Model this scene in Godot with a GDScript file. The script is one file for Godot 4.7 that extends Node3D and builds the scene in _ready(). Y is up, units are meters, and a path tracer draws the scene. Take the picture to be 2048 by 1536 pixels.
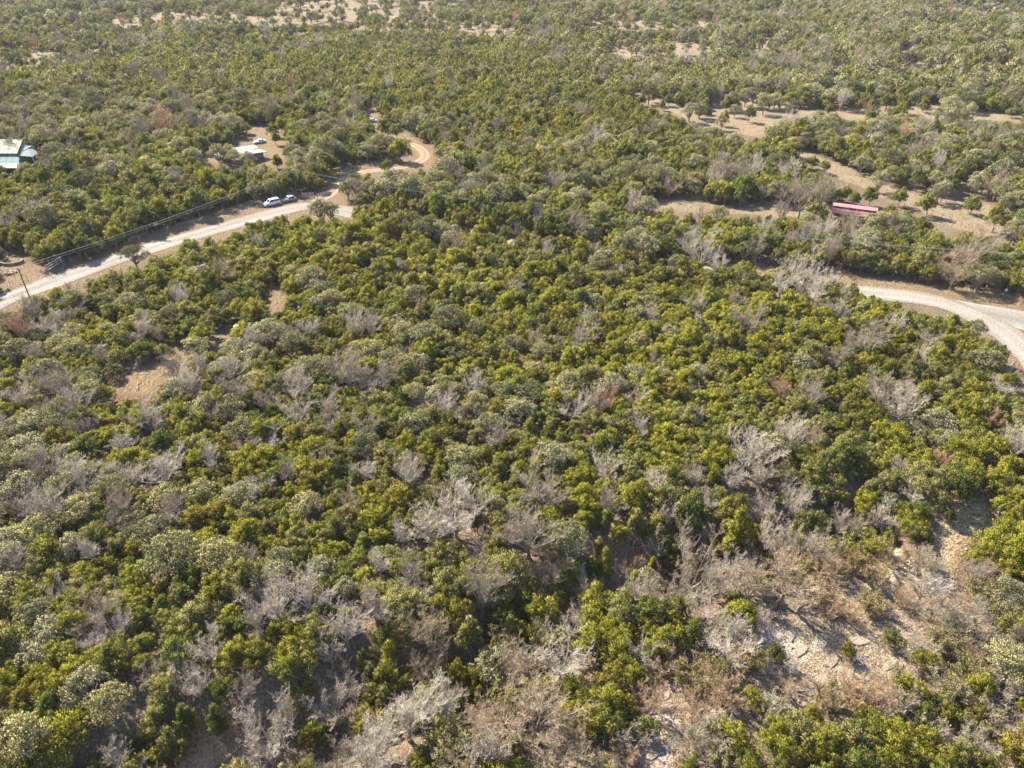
extends Node3D
# A drone's view over juniper and oak woodland with a gravel road, a creek ravine and far pasture. y is up, metres; the camera stands above the origin and looks along -z.
# Places on the ground, in metres: x, z.
const OAK_SPOTS = """-88.0 -247.1 2.7 2;-93.3 -249.4 2.9 2;-89.9 -245.9 2.7 1;-46.8 -154.6 4.8 1;-40.1 -144.4 4.9 1;-42.8 -149.4 3.3 0;-50.6 -122.9 4.4 0;-54.1 -124.8 2.9 1
-37.8 -115.6 4.6 2;-45.3 -97.1 4.1 2;-93.0 -122.9 4.1 1;-86.2 -114.7 3.5 0;-87.7 -124.8 2.9 2;-82.3 -131.5 2.6 2;-61.4 -124.8 2.9 2;-79.6 -98.4 4.8 0
-77.1 -92.4 3.6 1;-72.2 -82.9 3.3 1;-60.4 -109.1 4.4 0;-46.3 -82.3 2.9 2;-48.0 -103.1 3.1 0;-22.4 -128.8 4.6 1;-17.3 -127.6 3.2 0;-27.5 -122.5 4.0 1
-0.4 -124.8 4.1 2;24.3 -126.8 4.5 1;4.5 -116.5 2.4 2;3.2 -107.3 3.5 3;8.5 -109.7 3.2 2;10.5 -111.9 2.5 2;1.4 -103.5 3.1 1;-12.6 -112.2 2.0 2
-10.1 -109.2 1.8 2;-6.2 -103.9 2.6 2;-4.0 -98.4 2.5 0;-16.0 -98.4 3.0 0;-7.9 -89.9 2.8 2;-7.4 -84.8 2.5 0;5.9 -89.9 3.3 1;70.9 -100.6 3.9 0
41.4 -91.8 3.2 1;94.7 -132.6 2.4 0;89.5 -118.8 3.4 0;17.0 -144.4 4.3 0;-44.0 -48.2 3.9 1;-47.0 -50.0 2.8 1;-50.6 -43.7 3.2 2;-48.0 -42.6 2.5 2
-54.7 -57.4 2.7 1;-53.1 -58.8 2.2 0;-58.1 -60.3 2.4 0;-50.1 -80.1 3.2 2;-61.3 -78.0 3.0 2;-25.0 -67.6 2.3 1;-21.1 -64.3 1.8 1;-30.4 -68.5 2.0 0
-29.6 -79.1 2.7 2;5.1 -71.2 2.0 0;-150.0 -232.9 7.3 2;-181.3 -296.5 7.8 0;-148.8 -300.4 7.1 1;-160.8 -296.5 6.6 1;-115.3 -300.4 9.1 1;-130.6 -304.5 4.4 1
-78.3 -215.9 4.5 2;-73.2 -219.1 3.9 2;-69.4 -255.3 9.6 0;-48.8 -266.6 8.2 1;-68.2 -287.4 6.8 0;-57.4 -285.2 5.3 0;-69.7 -235.5 6.4 1;-98.2 -254.1 5.8 2
-91.6 -249.4 3.7 2;-39.4 -215.9 5.7 0;-48.2 -219.1 5.4 3;-20.3 -240.9 3.9 1;-11.1 -218.2 6.0 1;-3.6 -214.5 5.3 1;-22.4 -226.8 5.0 1;2.3 -211.4 5.0 0
8.9 -209.2 4.4 0;-51.3 -197.6 4.7 0;-20.2 -183.8 3.7 1;-15.5 -182.1 3.1 1;28.1 -172.1 3.7 0;32.9 -170.5 3.7 1;22.5 -165.9 3.1 1;100.6 -187.4 7.5 2
94.6 -185.6 4.5 0;104.4 -183.8 3.9 0;45.6 -178.6 4.6 0;55.3 -193.0 4.1 0;41.7 -193.0 4.1 1;36.8 -196.8 3.6 1;62.2 -157.3 2.8 2;107.2 -154.6 3.4 0
130.9 -182.1 3.9 0;94.8 -335.6 4.3 0;82.1 -300.4 4.3 1;107.6 -350.7 4.5 1;113.3 -335.6 7.4 1;121.6 -300.4 9.9 1;120.9 -267.9 5.4 1;150.9 -274.6 6.6 0
179.1 -312.8 8.2 1;178.6 -288.9 6.9 0;172.8 -261.5 7.0 1;114.9 -243.7 4.6 0;121.3 -235.5 3.9 1;129.8 -232.9 4.1 2;127.8 -215.9 5.1 0;143.5 -222.9 6.1 1
145.0 -209.2 6.4 0;80.4 -465.3 12.2 1;102.5 -474.1 4.7 3;100.9 -425.3 10.7 1;56.3 -391.0 7.5 1;65.8 -372.8 8.1 1;107.6 -397.5 9.1 0;165.1 -440.5 11.1 1
203.7 -483.3 12.1 1;190.4 -384.8 11.3 1;175.6 -372.8 7.2 3;199.8 -378.7 7.3 1;213.7 -372.8 9.5 1;289.1 -474.1 14.8 1;-307.3 -502.5 8.1 2;-292.6 -492.7 6.1 2
-267.7 -474.1 7.7 1;-328.4 -534.2 5.3 1;-258.9 -483.3 5.4 0;-229.2 -474.1 7.1 2;-248.0 -425.3 6.4 1;-156.8 -350.7 6.8 1;-167.3 -440.5 8.3 2;-70.9 -425.3 5.9 1
-41.4 -397.5 7.6 2;-33.4 -391.0 6.0 2;-80.9 -288.9 5.0 1;-70.8 -326.2 4.7 0;16.8 -261.5 5.3 2;27.9 -267.9 4.7 2"""
const BARE_SPOTS = """-7.9 -75.5 5.4 0;-11.3 -73.1 3.1 0;-5.3 -79.6 2.6 0;3.8 -82.3 3.4 1;5.5 -80.2 2.2 1;24.2 -69.0 3.7 1;22.0 -66.4 2.3 1;41.4 -71.2 3.8 1
34.3 -63.5 4.1 2;36.1 -76.0 2.9 0;39.8 -74.6 2.4 0;29.8 -63.1 2.8 2;1.8 -56.7 3.7 2;5.5 -53.6 3.4 0;0.3 -52.9 2.5 2;-9.7 -57.1 2.7 2
-10.9 -54.3 2.0 2;-8.9 -55.0 1.7 2;-11.0 -45.6 4.1 0;-13.6 -43.4 3.1 0;-7.7 -46.5 2.6 0;-16.6 -42.9 2.0 1;-26.2 -45.3 3.4 0;-24.7 -48.5 2.3 0
-41.6 -43.4 2.1 0;-21.4 -55.0 2.3 0;-24.9 -61.1 3.6 0;-31.2 -61.9 2.9 0;-19.8 -57.4 2.7 0;-28.2 -60.0 2.4 0;-19.3 -51.7 2.4 1;-17.7 -49.2 1.9 0
-47.8 -57.8 2.4 0;-34.9 -54.6 2.1 0;-49.8 -56.7 2.0 0;-35.1 -50.4 1.7 0;-37.0 -51.7 1.9 0;-40.8 -52.0 1.5 0;2.4 -45.6 3.5 2;-0.7 -47.1 2.7 2
-3.3 -44.5 2.4 2;60.2 -150.4 4.9 0;69.4 -151.2 4.7 0;65.2 -155.7 3.5 0;64.5 -146.6 4.0 0;48.7 -132.9 3.5 2;69.2 -122.8 4.3 1;63.6 -120.9 2.9 1
66.4 -125.7 2.4 1;64.3 -106.5 3.8 1;65.8 -102.0 3.1 0;65.9 -104.2 2.6 0;36.7 -88.7 3.4 0;33.2 -85.1 2.7 0;44.1 -93.7 2.9 0;37.3 -85.1 2.6 0
14.3 -104.7 2.4 0;10.0 -103.2 2.9 0;21.1 -97.7 2.0 0;20.9 -84.0 2.8 0;14.2 -87.5 2.3 0;14.1 -79.6 1.9 1;-31.2 -130.8 2.6 0;-28.4 -131.8 2.2 0
-29.3 -112.1 4.0 1;-25.0 -110.5 3.6 1;-36.8 -102.0 2.7 0;-37.8 -109.7 2.7 0;-32.2 -106.5 2.4 0;-48.0 -108.1 3.2 1;-43.4 -105.7 3.0 1;-60.2 -99.1 2.5 0
-62.1 -93.1 3.0 0;-52.4 -85.7 3.5 0;-50.8 -87.5 2.3 0;-60.8 -100.5 2.2 0;-78.9 -108.1 3.7 1;-86.8 -108.1 3.0 0;-62.3 -115.5 3.1 1;-59.1 -113.0 2.2 0
-57.9 -86.3 2.6 0;-66.2 -77.6 2.8 0;-64.2 -76.5 2.1 0;-55.1 -76.5 2.1 1;-56.1 -69.9 2.0 0;-64.6 -67.2 2.3 1;-113.3 -472.0 5.3 0;-117.9 -459.9 4.0 0
88.5 -205.5 4.0 1;81.6 -202.2 3.7 1;74.7 -198.2 3.1 1;91.6 -191.3 2.7 1;109.6 -165.6 6.3 2;101.6 -155.7 4.6 2;117.3 -173.3 3.8 1;45.8 -167.1 4.4 0
49.3 -161.2 3.3 0;69.8 -222.1 4.3 1;64.8 -226.9 3.7 1;76.4 -229.4 3.8 0;185.2 -420.9 8.0 1;144.0 -400.2 6.6 1;138.4 -406.9 5.7 1;150.5 -279.3 3.7 0
141.6 -269.7 4.7 3;-122.9 -197.4 2.5 3;79.6 -100.8 2.2 3;-221.9 -477.4 4.8 1;79.4 -91.8 3.3 0;46.1 -93.7 2.4 0;25.2 -59.2 1.7 0;26.8 -57.4 1.7 0
23.4 -57.1 1.4 0;50.1 -79.6 2.2 1;48.0 -79.6 1.7 0;59.3 -82.3 1.9 0;41.8 -80.7 2.2 0;-175.4 -263.3 4.6 1;-149.3 -237.2 3.2 1;9.4 -125.7 2.0 1
-6.6 -109.7 2.3 0;-24.2 -97.7 2.3 1;-30.3 -99.1 2.0 0;31.9 -102.0 1.7 0;-15.3 -85.1 2.3 0;-23.3 -79.6 1.9 1;-17.3 -68.1 2.0 0;10.2 -68.1 2.0 0
14.3 -69.0 2.2 1;17.0 -65.5 1.9 0;25.8 -64.7 2.3 1;19.2 -63.1 2.5 2"""
const BRUSH_SPOTS = """45.2 -69.5 3.1 2;47.2 -67.8 2.6 2;41.2 -67.8 2.9 2;51.6 -70.4 2.3 2;27.6 -54.0 2.9 2;23.8 -52.7 2.5 2;20.3 -52.1 2.5 2;18.3 -54.0 2.1 2
15.2 -48.9 2.2 2;23.6 -49.6 2.2 2;20.1 -48.3 2.0 2;52.4 -60.9 3.1 0;54.7 -60.2 3.4 0;51.6 -56.8 2.6 0;48.3 -56.1 2.1 0;59.9 -64.4 3.2 0
60.0 -61.2 2.7 1;55.0 -69.1 2.4 0;53.1 -52.7 3.2 0;54.5 -50.2 3.1 0;48.9 -50.2 2.8 1;47.6 -53.4 2.1 1;57.2 -56.1 2.6 0;28.7 -48.0 2.2 1
27.4 -47.2 1.9 1;38.0 -50.8 2.5 2;35.3 -49.6 2.2 2;40.8 -49.6 2.4 2;42.5 -48.3 2.2 1;39.3 -62.4 2.3 2;42.0 -61.2 1.9 2;38.8 -64.4 2.2 2
45.1 -62.8 2.3 2;20.9 -44.9 2.3 0;18.6 -43.8 2.1 0;21.5 -42.7 2.1 1;12.5 -45.4 2.1 0;10.6 -47.2 2.2 1;52.0 -46.6 2.7 0;47.8 -43.8 2.4 0
45.2 -44.9 2.3 1;39.8 -69.5 2.7 2;35.8 -69.5 2.4 2;38.4 -71.3 2.3 2"""
const JUNIPER_SPOTS = """10.2 -61.1 2.6 1;9.5 -56.7 2.6 1;12.5 -55.0 2.3 1;11.3 -51.7 2.0 3;16.0 -58.5 1.8 3;19.8 -60.0 1.8 1;45.8 -57.6 1.3 2;62.6 -78.6 1.1 2
39.5 -55.7 1.1 1;-7.3 -60.8 2.5 3;-9.5 -61.5 2.0 3;-6.0 -49.2 1.3 2;-6.0 -46.2 1.2 2;10.1 -48.5 2.5 1;8.0 -49.2 1.6 1;12.6 -48.5 1.4 3
97.3 -313.3 2.7 2;85.3 -306.6 2.4 2;25.4 -78.6 3.3 2;22.2 -74.6 2.4 2;66.2 -72.2 3.1 1;67.2 -69.9 2.9 1;68.2 -74.6 2.5 1;62.2 -69.9 1.7 1
51.0 -76.5 1.8 4;56.4 -74.8 1.8 2;50.8 -72.6 1.8 1;-91.6 -289.4 2.5 2;-48.6 -289.4 3.1 2;-43.9 -287.2 3.2 2;-23.4 -260.1 3.1 1;-38.7 -257.1 5.2 1
-56.2 -294.7 2.7 2;76.2 -92.4 2.9 1;69.5 -86.3 3.0 1;-53.3 -49.2 1.9 3;-51.2 -50.4 2.2 1;-49.1 -51.7 2.5 1;-53.0 -46.8 1.6 0;-35.7 -66.4 1.9 3
-36.9 -63.9 2.3 1;48.2 -54.3 1.6 1;44.7 -50.4 1.9 1;23.2 -44.5 2.1 1;30.0 -44.5 2.6 4;27.4 -42.9 2.3 1;32.2 -43.4 2.3 1;35.0 -44.0 2.6 4
38.3 -45.6 2.1 0;39.7 -42.9 2.4 1;14.6 -46.2 1.3 2"""
const MIX = """-375 -635 0.45 0.05 0 1.1 0.9 0.2;-259 -581 0.4 0.08 0 1 0.8 0.2;-172 -667 0.35 0.05 0 0.9 0.55 0.2;-50 -667 0.4 0.05 0 1 0.6 0.2
73 -683 0.4 0.05 0 1 0.8 0.2;234 -667 0.55 0.08 0 1 0.8 0.2;380 -635 0.55 0.08 0 1 0.9 0.2;-273 -534 0.4 0.05 0 1 0.9 0.3
-167 -513 0.3 0.03 0 0.9 1 0.3;-72 -513 0.2 0.03 0 0.9 1 0.5;-8 -557 0.3 0.1 0 1 0.9 0.3;91 -534 0.5 0.1 0 1 0.75 0.3
233 -557 0.55 0.08 0 1 0.9 0.3;-223 -377 0.2 0.04 0 1 1 0.3;-155 -388 0.18 0.03 0 1 1 0.4;-83 -401 0.1 0.03 0 0.95 1 0.5
-6 -388 0.05 0.02 0 0.85 1 0.6;27 -326 0.06 0.02 0 0.85 1 0.6;83 -401 0.35 0.15 0 1 1 0.4;156 -428 0.45 0.2 0 1 0.8 0.3
253 -459 0.5 0.05 0 1 0.95 0.3;178 -355 0.5 0.06 0 1.1 0.9 0.3;114 -301 0.45 0.12 0 1 0.9 0.3;145 -260 0.5 0.15 0 1.1 0.75 0.3
167 -243 0.5 0.1 0 1.1 0.8 0.3;-5 -286 0.08 0.04 0 0.9 1 0.6;42 -279 0.15 0.06 0 0.9 1 0.5;13 -243 0.4 0.08 0 1 1 0.3
52 -232 0.4 0.12 0 1 1 0.3;90 -227 0.25 0.15 0 1 1 0.4;-170 -293 0.35 0.12 0 1.1 1 0.2;-141 -209 0.15 0.05 0 1.1 1 0.4
-110 -218 0.15 0.05 0 1.1 1 0.4;-123 -272 0.25 0.1 0 1.1 1 0.3;-79 -279 0.3 0.05 0 1.1 1 0.4;-35 -223 0.4 0.1 0 1.1 1 0.3
-4 -209 0.3 0.12 0 1.1 1 0.3;37 -190 0.25 0.15 0 1 1 0.4;64 -186 0.15 0.15 0 1 1 0.5;88 -179 0.25 0.18 0 1.1 1 0.4
117 -173 0.25 0.2 0 1.1 1 0.3;-74 -161 0.05 0.03 0 1.05 1 0.6;-93 -150 0.12 0.1 0 1.05 1 0.4;-41 -173 0.06 0.03 0 1 1 0.6
-3 -161 0.08 0.05 0 1 1 0.5;31 -150 0.06 0.06 0 1 1 0.6;56 -139 0.05 0.08 0 1 1 0.7;80 -132 0.05 0.12 0 1 1 0.7
79 -110 0.06 0.15 0 1.05 1 0.6;-97 -132 0.35 0.15 0 1.05 1 0.3;-71 -136 0.15 0.1 0 1 1 0.4;-82 -107 0.3 0.2 0 1.05 1 0.3
-64 -107 0.2 0.3 0 1.05 1 0.3;-48 -128 0.2 0.1 0 1 1 0.5;-21 -117 0.2 0.2 0 1 1 0.5;7 -124 0.12 0.08 0 1 1 0.7
36 -120 0.04 0.08 0 1 1 0.8;57 -110 0.04 0.1 0 1 1 0.8;2 -98 0.2 0.1 0 1 1 0.6;31 -98 0.08 0.1 0 1 1 0.7
58 -92 0.06 0.2 0.05 1.05 1 0.6;-68 -88 0.25 0.25 0 1.05 1 0.3;-50 -93 0.25 0.2 0 1.05 1 0.4;-30 -92 0.12 0.1 0 1.05 1 0.7
-10 -88 0.12 0.15 0 1.05 1 0.6;17 -83 0.06 0.12 0 1.05 1 0.6;40 -86 0.06 0.35 0.05 1.05 1 0.4;75 -86 0.04 0.1 0 1.1 1 0.7
-60 -71 0.2 0.2 0 1.05 1 0.5;-43 -73 0.15 0.15 0 1.05 1 0.6;-26 -75 0.12 0.1 0 1.05 1 0.6;-15 -71 0.1 0.2 0 1.05 1 0.6
2 -75 0.05 0.3 0.1 1.1 0.9 0.5;18 -73 0.03 0.4 0.15 1.1 0.8 0.5;32 -71 0.03 0.5 0.25 1.1 0.8 0.4;50 -71 0.02 0.1 0.4 0.8 0.6 0.6
69 -75 0.02 0.05 0.1 1.1 1 0.9;-58 -57 0.25 0.15 0 1.1 1 0.5;-45 -61 0.15 0.25 0 1.1 1 0.5;-29 -58 0.1 0.3 0 1.1 1 0.5
-14 -60 0.06 0.35 0.1 1.1 0.8 0.5;2 -55 0.03 0.5 0.15 1.1 0.7 0.5;14 -58 0.02 0.2 0.2 1.1 0.9 0.9;26 -57 0 0.2 0.6 1 0.8 0.5
38 -57 0 0 0.5 0.5 0.12 0.5;54 -61 0.02 0.15 0.6 1 0.9 0.5;-50 -47 0.3 0.1 0 1.1 1 0.5;-37 -47 0.15 0.3 0.1 1.1 0.9 0.4
-23 -47 0.05 0.4 0.1 1.1 0.8 0.4;-9 -47 0.02 0.4 0.1 1.1 0.9 0.4;1 -45 0.02 0.4 0.3 1.1 0.9 0.4;12 -45 0 0.15 0.35 1 0.9 0.8
16 -48 0 0.1 0.5 0.6 0.3 0.5;26 -47 0 0.1 0.4 1 0.95 0.7;36 -45 0.03 0.08 0.35 1 1 0.6;51 -49 0.03 0.15 0.5 1 1 0.5"""
const GROUND_ZONES = [
	["verge", "-132.7 -179.3;-126.6 -177.6;-117.9 -169.8;-112.4 -165.3;-103.7 -175.4;-97.4 -187.8;-88.6 -201.0;-81.9 -211.3;-75.8 -215.7;-64.8 -220.2;-58.7 -220.2;-57.1 -227.3;-49.1 -217.9;-44.9 -211.3;-36.8 -205.8;-17.4 -197.9;-10.2 -194.1;4.8 -186.8;4.7 -182.0;-12.6 -186.8;-37.2 -199.0;-51.9 -202.2;-65.2 -198.2;-76.4 -185.4;-91.9 -174.4;-100.0 -159.6;-106.7 -146.0;-110.3 -140.8"],
	["verge", "44.5 -171.3;59.1 -169.8;72.5 -165.3;81.9 -164.4;90.2 -161.0;100.1 -156.9;117.1 -152.5;114.2 -147.4;98.4 -148.9;79.8 -153.0;63.1 -158.3;43.3 -165.3"],
	["verge", "100.9 -140.8;99.3 -132.1;96.4 -124.2;98.0 -119.5;115.9 -150.4;105.3 -149.2"],
	["tan", "-109.1 -307.2;-93.7 -306.4;-86.4 -291.8;-78.0 -250.9;-85.0 -253.8;-91.4 -261.0;-95.3 -253.8;-107.1 -255.6;-111.5 -264.7;-107.0 -273.7;-104.3 -282.5;-102.3 -289.6"],
	["tan", "-64.1 -342.7;-61.4 -342.7;-53.3 -313.0;-43.3 -299.4;-32.6 -280.4;-26.5 -264.7;-29.4 -248.1;-37.5 -245.3;-55.3 -242.6;-55.7 -220.2;-59.0 -221.6;-58.2 -245.3;-55.9 -255.0;-38.8 -256.2;-34.2 -264.7;-37.9 -277.7;-46.9 -289.6;-53.2 -299.4;-59.1 -317.2"],
	["tan", "-76.8 -118.3;-73.8 -120.1;-69.8 -120.8;-68.9 -128.0;-65.8 -128.8;-63.7 -125.7;-66.1 -120.1;-65.6 -111.8;-68.2 -111.5;-73.5 -113.1"],
	["tan", "-60.9 -130.0;-59.9 -136.4;-58.8 -139.7;-56.5 -137.5;-58.4 -127.0"],
	["tan", "-55.0 -149.2;-55.7 -156.9;-53.7 -156.9;-51.2 -150.4;-52.6 -144.3"],
	["straw", "62.1 -81.7;70.7 -83.5;69.9 -79.2;63.3 -74.2;59.9 -69.6;57.1 -68.7;58.0 -73.2;60.5 -77.1"],
	["rock", "44.3 -68.2;48.5 -70.5;54.6 -75.1;56.6 -70.5;59.7 -70.5;59.0 -65.3;56.4 -64.5;53.0 -67.0;49.6 -65.3;45.7 -60.5;43.8 -65.3"],
	["rock", "27.0 -57.6;33.3 -60.5;38.8 -62.1;43.5 -61.3;48.5 -61.3;48.7 -56.9;44.5 -52.1;40.4 -50.5;35.4 -50.8;31.8 -50.2;28.3 -51.8"],
	["rock", "13.7 -49.0;18.4 -52.1;18.9 -49.0;16.4 -42.4;13.3 -42.4"],
	["rock", "-36.7 -44.4;-32.7 -46.6;-29.7 -45.5;-29.7 -42.4;-36.0 -42.4"],
	["rust", "58.3 -64.5;61.1 -66.1;60.6 -60.5;58.1 -58.7"],
	["rust", "45.8 -70.5;40.0 -63.6;27.6 -57.6;20.3 -51.5;14.4 -50.2;12.9 -47.8;21.7 -47.8;29.8 -49.0;37.6 -49.0;43.6 -50.2;49.2 -56.2;52.5 -64.5;52.4 -73.2"],
	["field", "113.5 -250.9;118.6 -234.7;122.3 -224.9;130.9 -220.2;140.7 -215.7;148.9 -207.1;136.3 -185.4;126.8 -189.6;121.0 -197.1;119.2 -205.0;115.2 -215.7;110.8 -227.3;104.0 -248.1;101.4 -261.0;97.8 -272.4;107.7 -269.1"],
	["field", "52.5 -378.8;69.7 -351.6;81.0 -330.4;96.6 -354.7;111.5 -363.2;124.5 -359.9;125.1 -333.2;111.5 -317.2;95.4 -289.6;87.1 -294.8;77.3 -313.0;61.4 -342.7"],
	["field", "125.7 -335.0;158.1 -339.8;172.0 -356.8;187.1 -349.6;201.1 -333.2;217.1 -324.1;210.6 -313.0;183.1 -318.9;160.3 -324.1;140.6 -317.2;120.4 -318.9"],
	["field", "61.0 -513.3;77.1 -525.6;101.0 -513.3;125.6 -509.3;118.9 -479.3;90.6 -472.3;61.0 -472.3"],
	["field", "153.3 -529.8;175.2 -542.8;170.0 -509.3;155.0 -490.1;145.8 -501.5"],
	["field", "184.7 -462.1;193.4 -462.1;172.8 -400.8;159.0 -374.2;154.6 -378.8"],
	["field", "239.4 -493.9;248.7 -493.9;236.8 -455.6;284.5 -439.9;271.0 -416.8;237.5 -428.1;219.7 -443.0"],
	["field", "79.9 -213.5;67.4 -211.3;54.0 -217.9;32.7 -217.9;39.3 -210.9;54.7 -207.1;75.6 -204.2;91.5 -204.2;93.6 -210.0"],
	["field", "-115.0 -575.7;-111.9 -620.9;-78.9 -666.6;-81.5 -730.4;-68.2 -730.4;-66.1 -660.2;-51.2 -623.8;-9.3 -629.6;17.3 -612.5;12.9 -580.7;-22.4 -566.0;-45.1 -591.0;-61.8 -575.7;-90.2 -551.9"],
	["field", "54.9 -612.5;83.3 -629.6;117.0 -623.8;146.3 -635.5;145.2 -596.2;108.6 -575.7;73.7 -580.7"],
	["field", "-6.3 -746.1;77.0 -766.7;78.7 -738.2;15.6 -715.2"],
	["field", "194.3 -700.7;237.4 -730.4;247.8 -707.9;213.8 -679.9"],
	["field", "-385.0 -612.5;-351.9 -607.0;-309.5 -596.2;-305.6 -580.7;-347.8 -585.8;-372.4 -591.0"],
	["field", "-307.4 -479.3;-293.3 -486.5;-269.6 -475.8;-253.9 -462.1;-263.9 -443.0;-279.3 -431.0"],
	["field", "-280.5 -509.3;-240.2 -490.1;-226.3 -472.3;-254.7 -475.8"],
	["field", "-329.4 -629.6;-308.9 -635.5;-274.5 -618.1;-277.4 -607.0;-310.9 -607.0"],
	["field", "-356.2 -693.6;-316.5 -679.9;-253.8 -666.6;-199.5 -647.6;-126.0 -635.5;-119.8 -601.5;-174.4 -612.5;-231.0 -623.8;-303.7 -641.5"],
	["field", "-214.4 -730.4;-132.0 -715.2;-98.3 -722.7;-91.1 -666.6;-129.4 -653.8;-194.0 -686.7"],
	["field", "-216.3 -771.0;0.0 -771.0;0.0 -754.2;-209.7 -746.1"],
	["field", "352.6 -730.4;436.3 -700.7;420.3 -673.2;361.3 -693.6"],
	["yard", "-196.6 -288.9;-174.5 -273.7;-168.4 -258.6;-166.7 -249.2;-172.8 -248.1"],
	["yard", "95.7 -214.4;107.3 -209.2;103.4 -201.0;92.0 -204.2"],
	["yard", "-105.8 -282.5;-103.2 -286.0;-93.1 -273.7;-93.0 -263.4;-101.1 -272.4"],
	["white", "-372.4 -700.7;-365.6 -700.7;-352.1 -676.5;-359.6 -673.2"],
	["field", "137.5 -227.3;149.0 -231.2;176.1 -253.8;178.9 -258.6;154.5 -241.5"],
	["tan", "110.2 -177.6;115.2 -182.6;115.5 -179.3;111.8 -174.4"],
]
const GRAVEL_ROAD = "-123.4 -134.6;-117.9 -142.7;-115.6 -149.9;-109.3 -159.4;-102.4 -169.8;-94.3 -180.3;-85.0 -190.7;-74.5 -201.4;-66.5 -208.8;-59.9 -212.2;-52.9 -210.5;-45.4 -205.8;-37.7 -202.2;-24.2 -195.9;-11.4 -190.4;3.4 -184.3;16.3 -178.9;32.2 -172.2;46.0 -166.5;62.6 -160.5;78.4 -155.3;88.8 -152.5;96.4 -149.4;100.6 -144.5;102.8 -137.5;103.3 -130.0;102.0 -120.4;98.8 -107.0"
const SIDE_ROAD = "88.8 -152.5;96.5 -149.7;103.4 -145.5;110.1 -140.4;119.3 -135.9;129.7 -130.0"
const DIRT_DRIVE = "-59.6 -216.1;-56.7 -221.6;-55.4 -231.2;-53.5 -241.5;-47.8 -247.0;-39.7 -249.8;-33.5 -255.0;-31.0 -264.7;-34.2 -275.0;-42.6 -286.0;-48.8 -291.8"
const RAVINE = "51.0 -80.2;37.9 -75.6;25.9 -72.3;17.9 -69.6;11.6 -67.0;6.1 -62.8;1.0 -60.5;-2.6 -56.2;-6.0 -53.4;-10.5 -52.1;-15.0 -51.2;-19.0 -48.4;-24.8 -45.5;-32.0 -44.4;-39.6 -41.2;-47.6 -37.2"

const EYE := 75.0
const PITCH := 33.0
var rng := RandomNumberGenerator.new()
var noise := FastNoiseLite.new()
var used := {}
var M := {}
var zones := []
var mix_points := []
var ravine: PackedVector2Array
var roads := []

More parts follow.
